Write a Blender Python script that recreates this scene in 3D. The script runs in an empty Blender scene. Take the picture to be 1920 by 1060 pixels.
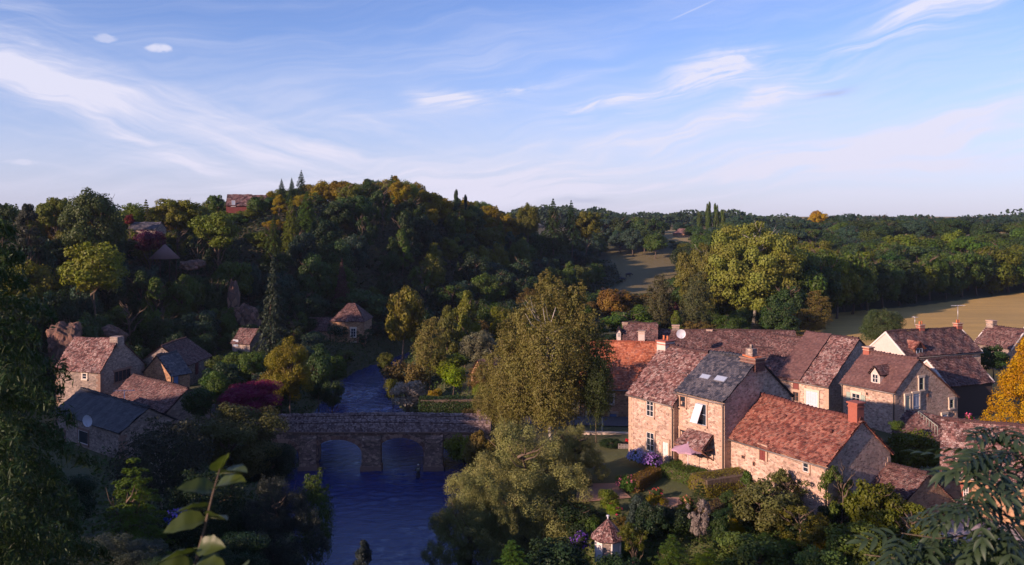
import bpy, math, random
import numpy as np
from math import radians as R, sin, cos, pi
random.seed(7); rng = np.random.default_rng(7)
S = bpy.context.scene; COL = S.collection
# ------------------------------------------------------------------ camera
F, YH, HC = 1600.0, 405.0, 26.0          # focal length in photo pixels, horizon row, eye height over the river
cd = bpy.data.cameras.new('camera'); cam = bpy.data.objects.new('camera', cd); COL.objects.link(cam); S.camera = cam
cam.location = (0, 0, HC); cam.rotation_euler = (pi/2, 0, 0)
cd.sensor_width = 36; cd.lens = 36*F/1920; cd.shift_y = -(530-YH)/1920; cd.clip_end = 9000; cd.clip_start = .1
cd.dof.use_dof = True; cd.dof.focus_distance = 90; cd.dof.aperture_fstop = 4.0
# ------------------------------------------------------------------ light
SUN_DIR = np.array([.79, .54, -.29]); SUN_DIR = SUN_DIR/np.linalg.norm(SUN_DIR)     # the way the light travels
SUN_EL = math.asin(-SUN_DIR[2]); SUN_AZ = math.atan2(-SUN_DIR[0], -SUN_DIR[1])
sl = bpy.data.lights.new('sun', 'SUN'); sun = bpy.data.objects.new('sun', sl); COL.objects.link(sun)
sl.energy = 5.0; sl.angle = R(.6); sl.color = (1, .69, .53)
from mathutils import Vector, Matrix
sun.rotation_euler = Vector(SUN_DIR).to_track_quat('-Z', 'Y').to_euler()
S.view_settings.view_transform = 'Standard'; S.view_settings.look = 'None'
S.view_settings.gamma = 1; S.view_settings.use_curve_mapping = False; S.view_settings.exposure = 0.72
S.render.engine = 'CYCLES'; S.cycles.use_denoising = True
S.cycles.max_bounces = 5; S.cycles.diffuse_bounces = 2; S.cycles.glossy_bounces = 2; S.cycles.transmission_bounces = 3; S.cycles.transparent_max_bounces = 4

class N:                                  # small node-tree writer
    def __init__(s, t): s.t = t; s.n = t.nodes; s.l = t.links
    def put(s, sock, v):
        if v is None: return
        if hasattr(v, 'is_output'): s.l.new(v, sock)
        else:
            if sock.type == 'RGBA' and len(v) == 3: v = (*v, 1)
            sock.default_value = v
    def new(s, typ, ins=None, **kw):
        x = s.n.new(typ)
        for k, v in kw.items(): setattr(x, k, v)
        for k, v in (ins or {}).items(): s.put(x.inputs[k], v)
        return x
    def m(s, op, a, b=None, c=None, clamp=False):
        x = s.n.new('ShaderNodeMath'); x.operation = op; x.use_clamp = clamp
        for i, v in enumerate((a, b, c)): s.put(x.inputs[i], v)
        return x.outputs[0]
    def mix(s, f, a, b, bt='MIX'):
        x = s.n.new('ShaderNodeMix'); x.data_type = 'RGBA'; x.blend_type = bt
        s.put(x.inputs[0], f); s.put(x.inputs[6], a); s.put(x.inputs[7], b); return x.outputs[2]
    def ramp(s, f, pts):
        x = s.n.new('ShaderNodeValToRGB'); s.put(x.inputs[0], f); e = x.color_ramp.elements
        while len(e) < len(pts): e.new(.5)
        for i, (p, c) in enumerate(pts): e[i].position = p; e[i].color = (*c, 1) if len(c) == 3 else c
        return x.outputs[0]
    def noise(s, vec, sc, det=4, rough=.5, dist=0.):
        x = s.new('ShaderNodeTexNoise', {'Scale': sc, 'Detail': det, 'Roughness': rough, 'Distortion': dist}); s.put(x.inputs['Vector'], vec); return x.outputs[0]
    def map(s, vec, sc=(1, 1, 1), rot=(0, 0, 0), loc=(0, 0, 0)):
        x = s.new('ShaderNodeMapping'); s.put(x.inputs[0], vec); x.inputs['Scale'].default_value = sc; x.inputs['Rotation'].default_value = rot; x.inputs['Location'].default_value = loc; return x.outputs[0]

W = bpy.data.worlds.new('World'); S.world = W; W.use_nodes = True; W.node_tree.nodes.clear(); n = N(W.node_tree)
sky = n.new('ShaderNodeTexSky', sky_type='NISHITA', sun_disc=False, sun_elevation=SUN_EL, sun_rotation=SUN_AZ, altitude=0)
sky.air_density = 1.0; sky.dust_density = .35; sky.ozone_density = 3.0
gen = n.new('ShaderNodeTexCoord').outputs['Generated']
sep = n.new('ShaderNodeSeparateXYZ', {0: gen})
X, Y, Z = sep.outputs
az = n.m('ARCTAN2', X, Y); el = n.m('ARCSINE', Z)
def A(px): return math.atan((px-960)/F)
def E_(py): return math.atan((YH-py)/F)
cmb = n.new('ShaderNodeCombineXYZ', {0: az, 1: el, 2: 0.}).outputs[0]
warp = n.new('ShaderNodeTexNoise', {'Vector': n.map(cmb, (4, 7, 1)), 'Scale': 1.3, 'Detail': 3.})
wv = n.new('ShaderNodeVectorMath', {0: warp.outputs['Color'], 1: (.5, .5, .5)}, operation='SUBTRACT').outputs[0]
wv = n.new('ShaderNodeVectorMath', {0: wv, 3: .07}, operation='SCALE').outputs[0]
wc = n.new('ShaderNodeVectorMath', {0: cmb, 1: wv}, operation='ADD').outputs[0]
ws = n.new('ShaderNodeSeparateXYZ', {0: wc}); wa, we = ws.outputs[0], ws.outputs[1]
def blob(px, py, deg, lx, ly, amp, p=1.0):      # soft rotated ellipse in the sky, sizes in photo pixels
    a0, e0, t = A(px), E_(py), R(deg)
    da = n.m('SUBTRACT', wa, a0); de = n.m('SUBTRACT', we, e0)
    u = n.m('ADD', n.m('MULTIPLY', da, cos(t)*F/lx), n.m('MULTIPLY', de, sin(t)*F/lx))
    v = n.m('ADD', n.m('MULTIPLY', da, -sin(t)*F/ly), n.m('MULTIPLY', de, cos(t)*F/ly))
    r = n.m('ADD', n.m('MULTIPLY', u, u), n.m('MULTIPLY', v, v))
    return n.m('MULTIPLY', n.m('EXPONENT', n.m('MULTIPLY', r, -1.0)), amp)
def total(l):
    o = l[0]
    for x in l[1:]: o = n.m('ADD', o, x)
    return o
def streak(deg, s1, s2, seed, lo=.4, hi=.72):
    v = n.map(wc, (s1, s2, 1), (0, 0, 0), (seed, seed*.7, seed))
    rot = n.new('ShaderNodeVectorRotate', {'Vector': wc, 'Center': (0, 0, 0), 'Axis': (0, 0, 1), 'Angle': R(-deg)}).outputs[0]
    v = n.map(rot, (s1, s2, 1), (0, 0, 0), (seed, seed*.7, seed))
    nz = n.noise(v, 1.0, 7, .62, .6)
    return n.new('ShaderNodeMapRange', {'Value': nz, 'From Min': lo, 'From Max': hi, 'To Min': 0., 'To Max': 1.}, interpolation_type='SMOOTHSTEP').outputs[0]
left = total([blob(60, 190, -30, 170, 75, .9), blob(170, 232, -27, 230, 26, .9), blob(20, 110, -10, 120, 50, .5), blob(420, 250, -8, 330, 55, .7), blob(560, 300, 3, 300, 28, .7), blob(760, 240, 12, 260, 24, .5)])
right = total([blob(1550, 320, 7, 560, 48, 1.0), blob(1800, 250, 14, 260, 24, .7), blob(900, 350, 2, 500, 40, .7), blob(1050, 290, 8, 300, 22, .55), blob(1740, 90, 16, 260, 14, .35), blob(1250, 185, 15, 230, 26, .6),
               blob(1470, 190, 20, 170, 26, .7), blob(1790, 40, 20, 190, 34, .8)])
feath = total([blob(1345, 140, 10, 85, 32, 1.1), blob(850, 195, -8, 60, 16, 1.0), blob(1440, 190, 22, 90, 22, .7), blob(1200, 185, 12, 140, 12, .9), blob(1820, 30, 20, 130, 30, .9), blob(950, 170, 13, 150, 9, .6)])
c1 = n.m('MULTIPLY', left, streak(-14, 3.2, 24, 3.1, .33, .70))
c2 = n.m('MULTIPLY', n.m('MULTIPLY', right, 1.08), streak(9, 3.4, 40, 8.3, .37, .64))
c3 = n.m('MULTIPLY', n.m('MULTIPLY', feath, 1.3), streak(16, 9, 34, 5.7, .34, .64))
veil = n.m('MULTIPLY', streak(7, 1.8, 16, 11.0, .36, .70), n.new('ShaderNodeMapRange', {'Value': el, 'From Min': .30, 'From Max': .02, 'To Min': .16, 'To Max': .45}).outputs[0])
def puff(px, py, lx, ly, am):                     # small solid cumulus
    a0, e0 = A(px), E_(py); w2 = n.noise(n.map(cmb, (60, 90, 1)), 1.0, 4)
    u = n.m('MULTIPLY', n.m('SUBTRACT', az, a0), F/lx); v = n.m('MULTIPLY', n.m('SUBTRACT', el, e0), F/ly)
    d = n.m('ADD', n.m('ADD', n.m('MULTIPLY', u, u), n.m('MULTIPLY', v, v)), n.m('MULTIPLY', n.m('SUBTRACT', w2, .5), 2.6))
    return n.m('MULTIPLY', n.new('ShaderNodeMapRange', {'Value': d, 'From Min': 1.0, 'From Max': .1}, interpolation_type='SMOOTHSTEP').outputs[0], am)
pf = total([puff(297, 114, 27, 11, .7), puff(197, 104, 22, 8, .38), puff(42, 318, 30, 6, .4)])
# vapour trail
t = math.atan2(32, 82); da = n.m('SUBTRACT', az, A(1300)); de = n.m('SUBTRACT', el, E_(27))
u = n.m('ADD', n.m('MULTIPLY', da, cos(t)*F/42), n.m('MULTIPLY', de, sin(t)*F/42)); v = n.m('ADD', n.m('MULTIPLY', da, -sin(t)*F/1.3), n.m('MULTIPLY', de, cos(t)*F/1.3))
u4 = n.m('POWER', n.m('ABSOLUTE', u), 4.0)
trail = n.m('MULTIPLY', n.m('EXPONENT', n.m('MULTIPLY', n.m('ADD', u4, n.m('MULTIPLY', v, v)), -1.0)), .3)
fib = streak(10, 6, 95, 21.0, .34, .66); fib2 = streak(-12, 5, 60, 33.0, .34, .66)
c2 = n.m('MULTIPLY', c2, n.m('ADD', .55, n.m('MULTIPLY', fib, .65))); c3 = n.m('MULTIPLY', c3, n.m('ADD', .5, n.m('MULTIPLY', fib, .9))); c1 = n.m('MULTIPLY', c1, n.m('ADD', .55, n.m('MULTIPLY', fib2, .6))); veil = n.m('MULTIPLY', veil, n.m('ADD', .5, n.m('MULTIPLY', fib, .6)))
den = n.m('MINIMUM', total([c1, c2, c3, veil, pf, trail]), .92)
den = n.m('MULTIPLY', den, n.new('ShaderNodeMapRange', {'Value': el, 'From Min': -.02, 'From Max': .02}).outputs[0])
grey = total([blob(1080, 382, 1, 40, 6, .4), blob(1560, 183, 12, 34, 6, .5), blob(580, 362, 0, 50, 5, .4)])
skyc = n.mix(1., sky.outputs[0], (1.08, 1.03, 1.42), 'MULTIPLY')
hz = n.new('ShaderNodeMapRange', {'Value': el, 'From Min': .22, 'From Max': 0., 'To Min': 0., 'To Max': .55}, interpolation_type='SMOOTHSTEP').outputs[0]
SKYK = 0.10
skyc = n.mix(hz, skyc, tuple(c/SKYK for c in (.45, .47, .68)))
cl = n.mix(n.new('ShaderNodeMapRange', {'Value': el, 'From Min': 0., 'From Max': .25}).outputs[0], tuple(c/SKYK for c in (.60, .58, .70)), tuple(c/SKYK for c in (.62, .62, .74)))
skyc = n.mix(den, skyc, cl)
skyc = n.mix(n.m('MINIMUM', grey, .8), skyc, tuple(c/SKYK for c in (.33, .35, .50)))
bg = n.new('ShaderNodeBackground', {'Color': skyc, 'Strength': .081}); o = n.new('ShaderNodeOutputWorld', {'Surface': bg.outputs[0]})

# ------------------------------------------------------------------ materials
def mat(name, build):
    m = bpy.data.materials.new(name); m.use_nodes = True; m.node_tree.nodes.clear(); n = N(m.node_tree)
    sh = build(n); n.new('ShaderNodeOutputMaterial', {'Surface': sh}); return m
def bsdf(n, col, rough=.8, bump=None, bs=.3, bd=.02, **kw):
    ins = {'Base Color': col, 'Roughness': rough}; ins.update(kw)
    b = n.new('ShaderNodeBsdfPrincipled', ins)
    if bump is not None: n.put(b.inputs['Normal'], n.new('ShaderNodeBump', {'Height': bump, 'Strength': bs, 'Distance': bd}).outputs[0])
    return b.outputs[0]
def oc(n): return n.new('ShaderNodeTexCoord').outputs['Object']
def at(n, name='rnd'): return n.new('ShaderNodeAttribute', attribute_name=name).outputs['Fac']
def hsv(n, c, h=.5, s=1., v=1.): return n.new('ShaderNodeHueSaturation', {'Hue': h, 'Saturation': s, 'Value': v, 'Color': c}).outputs[0]
def foliage(n):
    c = n.new('ShaderNodeObjectInfo').outputs['Color']; r = at(n); g = n.noise(oc(n), 3., 2)
    c2 = hsv(n, c, n.m('ADD', .475, n.m('MULTIPLY', r, .05)), 1.12, n.m('ADD', .66, n.m('ADD', n.m('MULTIPLY', r, .6), n.m('MULTIPLY', g, .5))))
    p = bsdf(n, c2, .55, None, **{'Specular IOR Level': .25})
    t = n.new('ShaderNodeBsdfTranslucent', {'Color': hsv(n, c2, .49, 1.1, 1.1)})
    return n.new('ShaderNodeMixShader', {0: .30, 1: p, 2: t.outputs[0]}).outputs[0]
M = {}
M['leaf'] = mat('leaf', foliage)
def plain(col, rough=.7, var=.3, sc=6., bs=.2, metal=0.):
    def f(n):
        g = n.noise(oc(n), sc, 5, .6)
        return bsdf(n, hsv(n, col+(1,), .5, 1., n.m('ADD', 1-var/2, n.m('MULTIPLY', g, var))), rough, g, bs, .02, Metallic=metal)
    return f
def bark(c1, c2):
    def f(n):
        g = n.noise(n.map(oc(n), (6, 6, 1.2)), 1.5, 5, .6)
        return bsdf(n, n.ramp(g, [(.35, c1), (.65, c2)]), .9, g, .6, .03)
    return f
M['bark'] = mat('bark', bark((.05, .035, .025), (.14, .10, .07)))
M['pale_bark'] = mat('pale_bark', bark((.10, .09, .08), (.55, .50, .44)))
def stone(c1, c2, mort, sc=2.6, rz=2.0, soot=0.):
    def f(n):
        v = n.map(oc(n), (sc, sc, sc*rz)); wn = n.new('ShaderNodeTexNoise', {'Vector': v, 'Scale': 1.2, 'Detail': 2.})
        v2 = n.mix(.10, v, wn.outputs['Color'], 'ADD')
        vo = n.new('ShaderNodeTexVoronoi', {'Vector': v2, 'Scale': 1.0, 'Randomness': .85}); ed = n.new('ShaderNodeTexVoronoi', {'Vector': v2, 'Scale': 1.0, 'Randomness': .85}, feature='DISTANCE_TO_EDGE')
        cs = n.new('ShaderNodeSeparateColor', {0: vo.outputs['Color']})
        c = n.mix(cs.outputs[0], c1, c2); c = hsv(n, c, n.m('ADD', .49, n.m('MULTIPLY', cs.outputs[1], .02)), 1., n.m('ADD', .62, n.m('MULTIPLY', cs.outputs[2], .75)))
        fine = n.noise(oc(n), 14, 4, .7); big = n.noise(oc(n), .45, 3)
        c = n.mix(n.new('ShaderNodeMapRange', {'Value': ed.outputs[0], 'From Min': .02, 'From Max': .09, 'To Min': .8, 'To Max': 0.}).outputs[0], c, mort)
        c = hsv(n, c, .5, 1., n.m('ADD', .28, n.m('ADD', n.m('MULTIPLY', fine, .5), n.m('MULTIPLY', big, 1.0-soot))))
        h = n.m('ADD', n.m('MINIMUM', ed.outputs[0], .14), n.m('MULTIPLY', fine, .05))
        return bsdf(n, c, .93, h, .9, .10)
    return f
M['stone_warm'] = mat('rubble_stone', stone((.31, .19, .14), (.46, .325, .25), (.48, .38, .31), 3.6))
M['stone_brown'] = mat('brown_stone', stone((.26, .13, .07), (.38, .22, .12), (.34, .22, .14), 3.4))
M['stone_grey'] = mat('grey_stone', stone((.17, .13, .11), (.30, .23, .19), (.24, .20, .18), 3.6))
M['stone_bridge'] = mat('bridge_stone', stone((.14, .09, .07), (.38, .24, .18), (.10, .075, .065), 2.6, 1.8))
M['pink_render'] = mat('pink_render', plain((.56, .45, .40), .9, .35, 3.))
M['quoin'] = mat('quoin', plain((.42, .29, .21), .9, .5, 5., .5))
M['dark_quoin'] = mat('dark_quoin', plain((.21, .13, .10), .9, .6, 5., .5))
M['brick'] = mat('red_brick', plain((.30, .09, .06), .9, .4, 8., .4))
M['soot_brick'] = mat('sooty_brick', stone((.09, .04, .035), (.17, .07, .055), (.12, .08, .07), 5, 2.2))
M['white_trim'] = mat('white_trim', plain((.62, .58, .55), .7, .2))
M['cream'] = mat('cream_lintel', plain((.58, .48, .38), .8, .3))
M['bluegrey'] = mat('bluegrey_paint', plain((.30, .36, .46), .6, .15))
M['blue'] = mat('blue_paint', plain((.10, .17, .34), .6, .15))
M['green_paint'] = mat('green_paint', plain((.30, .36, .30), .6, .2))
M['whitepaint'] = mat('white_paint', plain((.52, .53, .60), .5, .1))
M['redpaint'] = mat('dark_red_paint', plain((.16, .035, .03), .6, .2))
M['brownpaint'] = mat('brown_paint', plain((.16, .07, .045), .7, .3))
M['pipe'] = mat('zinc_pipe', plain((.20, .17, .16), .5, .3, 6, .1, .5))
M['dark'] = mat('dark_opening', plain((.012, .012, .014), .8, .3))
M['pot'] = mat('clay_pot', plain((.50, .15, .06), .8, .3))
M['metal'] = mat('aerial_metal', plain((.5, .5, .52), .4, .1, 3, 0, .7))
M['black'] = mat('black_iron', plain((.02, .02, .025), .5, .2))
M['glass'] = mat('window_glass', lambda n: bsdf(n, (.02, .028, .04), .06, None, **{'Specular IOR Level': .9}))
M['yard'] = mat('pale_gravel', plain((.44, .37, .36), .95, .4, 9., .6))
M['road'] = mat('road_asphalt', plain((.085, .075, .08), .9, .3, 7., .4))
M['path'] = mat('garden_earth', plain((.30, .17, .11), .95, .4, 4., .5))
M['bench'] = mat('bench_stone', plain((.26, .23, .22), .9, .4, 7., .5))
M['parasol'] = mat('parasol_cloth', plain((.42, .26, .34), .8, .1, 2, .05))
M['rock'] = mat('cliff_rock', stone((.09, .05, .038), (.17, .09, .065), (.05, .035, .03), 1.3, .6))
M['red_leaf_wall'] = mat('red_timber', plain((.15, .03, .025), .8, .3))
def tiles(c1, c2, c3, lich=.5, lc=(.50, .40, .36), rough=.85):
    def f(n):
        r = at(n); big = n.noise(oc(n), .7, 4, .6); fine = n.noise(oc(n), 7., 3, .7)
        c = n.ramp(n.m('ADD', n.m('MULTIPLY', r, .8), n.m('MULTIPLY', big, .25)), [(.15, c1), (.5, c2), (.85, c3)])
        k = n.m('ADD', n.m('MULTIPLY', n.noise(oc(n), 13., 3, .75), .8), n.m('MULTIPLY', big, .22))
        f2 = n.new('ShaderNodeMapRange', {'Value': n.m('ADD', k, n.m('MULTIPLY', n.m('FRACT', n.m('MULTIPLY', r, 37.)), .16)), 'From Min': .63, 'From Max': .70, 'To Min': 0., 'To Max': lich}).outputs[0]
        return bsdf(n, n.mix(f2, c, lc), rough, fine, .5, .02)
    return f
M['tile_purple'] = mat('old_purple_tiles', tiles((.050, .020, .020), (.125, .048, .043), (.24, .12, .105), .8))
M['tile_brown'] = mat('brown_tiles', tiles((.042, .018, .018), (.088, .036, .034), (.15, .07, .062), .4))
M['tile_tar'] = mat('smooth_brown_tiles', tiles((.085, .040, .037), (.11, .052, .046), (.14, .068, .06), .1))
M['tile_red'] = mat('mossy_red_tiles', tiles((.09, .024, .018), (.20, .056, .038), (.32, .13, .09), .45, (.40, .28, .22)))
M['tile_orange'] = mat('orange_tiles', tiles((.22, .055, .026), (.36, .10, .045), (.46, .17, .09), .2))
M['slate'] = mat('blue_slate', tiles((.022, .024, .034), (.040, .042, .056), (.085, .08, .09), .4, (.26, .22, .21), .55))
M['slate_dark'] = mat('slate_painted_shade', tiles((.012, .013, .02), (.022, .024, .034), (.04, .042, .052), .12, (.16, .15, .14), .6))  # darker copy of the slate, with the left bank's shade put into its colour
M['coping'] = mat('coping_stones', tiles((.09, .06, .065), (.17, .11, .105), (.36, .27, .25), .6, (.42, .34, .34)))
M['thatch'] = mat('thatch', plain((.16, .10, .10), .95, .5, 9., .6))
M['plank'] = mat('pale_planks', plain((.50, .38, .33), .85, .35, 5.))
M['dark_plank'] = mat('dark_planks', plain((.055, .035, .028), .85, .4, 5.))

# ------------------------------------------------------------------ mesh helpers
def npmesh(name, V, Q, m, smooth=False, rnd=None, extra=None, mi=None):
    V = np.asarray(V, np.float32); Q = np.asarray(Q, np.int32); k = Q.shape[1]
    me = bpy.data.meshes.new(name); me.vertices.add(len(V)); me.vertices.foreach_set('co', V.ravel())
    me.loops.add(Q.size); me.loops.foreach_set('vertex_index', Q.ravel())
    me.polygons.add(len(Q)); me.polygons.foreach_set('loop_start', np.arange(len(Q), dtype=np.int32)*k)
    me.polygons.foreach_set('use_smooth', np.full(len(Q), smooth))
    for x in (m if isinstance(m, (list, tuple)) else [m]): me.materials.append(x)
    if mi is not None: me.polygons.foreach_set('material_index', np.asarray(mi, np.int32))
    me.update(calc_edges=True)
    if rnd is not None:
        a = me.attributes.new('rnd', 'FLOAT', 'FACE'); a.data.foreach_set('value', np.asarray(rnd, np.float32))
    return me
class MB:                                        # collects polygons of mixed size
    def __init__(s): s.v = []; s.f = []; s.sm = []
    def add(s, vs, fs, smooth=False):
        b = len(s.v); s.v += [tuple(map(float, v)) for v in vs]; s.f += [tuple(b+i for i in f) for f in fs]; s.sm += [smooth]*len(fs)
    def box(s, c, h, rz=0., tilt=None):
        vs = []
        for dz in (-1, 1):
            for dx, dy in ((-1, -1), (1, -1), (1, 1), (-1, 1)):
                p = Vector((dx*h[0], dy*h[1], dz*h[2]))
                if tilt: p = tilt @ p
                p = Matrix.Rotation(rz, 3, 'Z') @ p; vs.append(p+Vector(c))
        s.add(vs, [(0, 3, 2, 1), (4, 5, 6, 7), (0, 1, 5, 4), (1, 2, 6, 5), (2, 3, 7, 6), (3, 0, 4, 7)])
    def prism(s, a, b):                          # loft polygon a to polygon b, capped
        k = len(a); s.add(list(a)+list(b), [tuple(reversed(range(k))), tuple(range(k, 2*k))]+[(i, (i+1) % k, k+(i+1) % k, k+i) for i in range(k)])
    def tube(s, pts, rad, k=6, smooth=True):
        pts = [Vector(p) for p in pts]; rings = []
        for i, p in enumerate(pts):
            d = (pts[min(i+1, len(pts)-1)]-pts[max(i-1, 0)]).normalized(); a = d.orthogonal().normalized()
            if abs(d.z) > .5: a = (Vector((1, 0, 0))-d*d.x).normalized()
            b = d.cross(a); r = rad[i] if isinstance(rad, (list, tuple)) else rad
            rings.append([p+(a*cos(2*pi*j/k)+b*sin(2*pi*j/k))*r for j in range(k)])
        vs = [v for r_ in rings for v in r_]; fs = []
        for i in range(len(pts)-1):
            for j in range(k): fs.append((i*k+j, i*k+(j+1) % k, (i+1)*k+(j+1) % k, (i+1)*k+j))
        fs += [tuple(reversed(range(k))), tuple((len(pts)-1)*k+j for j in range(k))]
        s.add(vs, fs, smooth)
    def cone(s, c, r0, r1, h, k=12, smooth=True): s.tube([c, (c[0], c[1], c[2]+h)], [r0, r1], k, smooth)
    def mesh(s, name, m, off=(0, 0, 0)):
        me = bpy.data.meshes.new(name); o = Vector(off)
        me.from_pydata([Vector(v)-o for v in s.v], [], s.f); me.polygons.foreach_set('use_smooth', s.sm)
        for x in (m if isinstance(m, (list, tuple)) else [m]): me.materials.append(x)
        me.update(); return me
def ob(name, me, parent=None, loc=(0, 0, 0), rz=0., sc=(1, 1, 1), color=None, kind=None, label=None):
    o = bpy.data.objects.new(name, me); COL.objects.link(o); o.location = loc; o.rotation_euler = (0, 0, rz); o.scale = sc
    if parent is not None: o.parent = parent
    if color is not None: o.color = (*color, 1)
    if kind: o['kind'] = kind
    if label: o['label'] = label
    return o
def thing(name, label, cat, loc, group=None, rz=0.):
    o = bpy.data.objects.new(name, None); COL.objects.link(o); o.location = loc; o.rotation_euler = (0, 0, rz); o.empty_display_size = .5
    o['label'] = label; o['category'] = cat
    if group: o['group'] = group
    return o
def tag(o, label, cat, group=None):
    o['label'] = label; o['category'] = cat
    if group: o['group'] = group
    return o

# ------------------------------------------------------------------ terrain
def sst(t): t = np.clip(t, 0, 1); return t*t*(3-2*t)
RIV = np.array([[90, 40, 7], [40, 38, 6.5], [15, 41, 6.], [2, 48, 6.], [-6, 58, 6.3], [-10.2, 70, 7.2], [-13.2, 82, 8.6], [-14, 90, 9.3], [-16.5, 98, 7.6], [-20.6, 114, 5.6], [-23.2, 130, 4.2], [-22.8, 142, 3.3], [-19.8, 154, 2.7], [-15, 166, 2.6], [-5, 180, 3.], [12, 196, 3.], [30, 206, 3.], [60, 214, 3.]], float)
def rivdist(x, y):
    best = np.full(np.shape(x), 1e9)
    for a, b in zip(RIV[:-1], RIV[1:]):
        d = b[:2]-a[:2]; t = np.clip(((x-a[0])*d[0]+(y-a[1])*d[1])/(d@d), 0, 1)
        q = np.hypot(x-a[0]-t*d[0], y-a[1]-t*d[1])-(a[2]+t*(b[2]-a[2])); best = np.minimum(best, q)
    return best
FOOT = np.array([[-66, 60], [-62, 92], [-56, 116], [-44, 138], [-34, 158], [-16, 176], [4, 198], [20, 226], [32, 262], [36, 330], [40, 460], [40, 900]], float)
def footdist(x, y):                              # distance behind the foot of the left-hand hill
    best = np.full(np.shape(x), 1e9); sg = np.ones(np.shape(x))
    for a, b in zip(FOOT[:-1], FOOT[1:]):
        d = b-a; t = np.clip(((x-a[0])*d[0]+(y-a[1])*d[1])/(d@d), 0, 1)
        q = np.hypot(x-a[0]-t*d[0], y-a[1]-t*d[1]); cr = d[0]*(y-a[1])-d[1]*(x-a[0]); m = q < best
        best = np.where(m, q, best); sg = np.where(m, np.sign(cr), sg)
    return best*sg
def h(x, y):
    x = np.asarray(x, float); y = np.asarray(y, float)
    z = 4.6+.25*np.sin(x*.11+1)*np.cos(y*.09)
    z = np.where(x < -14, z-1.0*sst((-14-x)/8), z)
    z = z+1.0*np.exp(-((x-17)**2/90+(y-70)**2/140))
    z = z+15*sst((y-205-.15*np.maximum(0, 150-x))/250)
    u = x/np.maximum(y, 1)
    hc = np.interp(u, [-1.2, -.6, -.42, -.34, -.25, -.15, -.08, 0, .08, .16], [22, 16, 16.5, 18.5, 23.5, 24.5, 21, 17, 13, 8])
    fd = footdist(x, y); k = sst(fd/np.interp(u, [-.6, -.2, .1], [52, 46, 60]))
    z = np.where(fd > 0, np.maximum(z, 3.8+hc*k+1.2*np.sin(x*.13)*np.cos(y*.17)*k), z)
    cam_hill = 20.2*(1-sst((y+4)/40))*np.where(x < 0, .35+.65*np.exp(-(x/17)**2), 1)  # unseen slope, lowered to the west so sun reaches the willow
    west = 25*sst((-x-40)/30)*(1-sst((y-48)/26))  # unseen hill left of the frame, shaped to shade bridge and workshop
    z = np.maximum(z, np.where(y < 60, 4.2+cam_hill, 0)); z = np.maximum(z, 3.5+west)
    rd = rivdist(x, y)
    bank = -1.2+np.where(rd > 0, 1.2+sst(rd/4.5)*20, 1.1*np.clip(rd/2., -1, 0)+1.0)
    bank = np.where(rd > 4.5, 99, bank)
    return np.minimum(z, np.where(rd < 0, -.15+.9*np.maximum(rd/2., -1), np.where(rd < 5.5, .0+(sst(rd/5.5)**.8)*4.6+np.where(rd > 5, 99, 0), 99)))
def h1(x, y): return float(h(np.array([x]), np.array([y]))[0])
def P(px, py, D): return Vector(((px-960)/F*D, D, HC+(YH-py)/F*D))
def G(px, py, z): D = (HC-z)*F/(py-YH); return Vector(((px-960)/F*D, D, z))
def lines(lo, hi, st, far, g=1.16):
    a = list(np.arange(lo, hi+.01, st)); s = st
    while a[-1] < far[1]: s *= g; a.append(a[-1]+s)
    s = st
    while a[0] > far[0]: s *= g; a.insert(0, a[0]-s)
    return np.array(a)
xs = lines(-110, 130, 1.3, (-3500, 3500)); ys = lines(20, 260, 1.3, (-300, 6500))
gx, gy = np.meshgrid(xs, ys); gz = h(gx, gy)
V = np.stack([gx, gy, gz], -1).reshape(-1, 3); nx = len(xs); ii = np.arange(len(V)).reshape(gx.shape)
Q = np.stack([ii[:-1, :-1], ii[:-1, 1:], ii[1:, 1:], ii[1:, :-1]], -1).reshape(-1, 4)
def inpoly(x, y, poly):
    r = np.zeros(np.shape(x), bool); j = len(poly)-1
    for i in range(len(poly)):
        xi, yi = poly[i]; xj, yj = poly[j]
        c = ((yi > y) != (yj > y)) & (x < (xj-xi)*(y-yi)/(yj-yi+1e-9)+xi); r ^= c; j = i
    return r
FIELD = [(34, 128), (50, 150), (62, 182), (92, 201), (137, 231), (260, 290), (300, 200), (200, 120), (60, 106), (45, 112)]
MEADOW = [(22, 210), (34, 262), (38, 345), (66, 345), (64, 260), (52, 215)]
fx, fy = V[:, 0], V[:, 1]
gc = np.tile(np.array([.040, .055, .018]), (len(V), 1))
gc[(fy > 290) & (fx > 70)] = (.26, .20, .075); gc[inpoly(fx, fy, FIELD)] = (.52, .335, .085)
gc[inpoly(fx, fy, MEADOW)] = (.15, .12, .04)
gc[(footdist(fx, fy) > 0)] = (.03, .032, .016)
gc[inpoly(fx, fy, [(4, 55), (4, 90), (16, 80), (30, 60), (30, 52)])] = (.055, .075, .018)
me = npmesh('ground', V, Q, mat('ground', lambda n: (lambda g, f, s: bsdf(n, n.mix(n.m('MULTIPLY', s, .55), hsv(n, n.new('ShaderNodeAttribute', attribute_name='gcol').outputs['Color'], .5, 1., n.m('ADD', .45, n.m('ADD', n.m('MULTIPLY', g, .6), n.m('MULTIPLY', f, .5)))), (.10, .085, .03)), .95, f, .7, .15))(n.noise(oc(n), .05, 5, .6), n.noise(oc(n), 1.3, 6, .7), n.noise(n.map(oc(n), (.05, .5, .5)), 1.0, 4))), True)
ca = me.color_attributes.new('gcol', 'FLOAT_COLOR', 'POINT'); ca.data.foreach_set('color', np.c_[gc, np.ones(len(gc))].astype(np.float32).ravel())
ob('ground', me, kind='structure')
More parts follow.
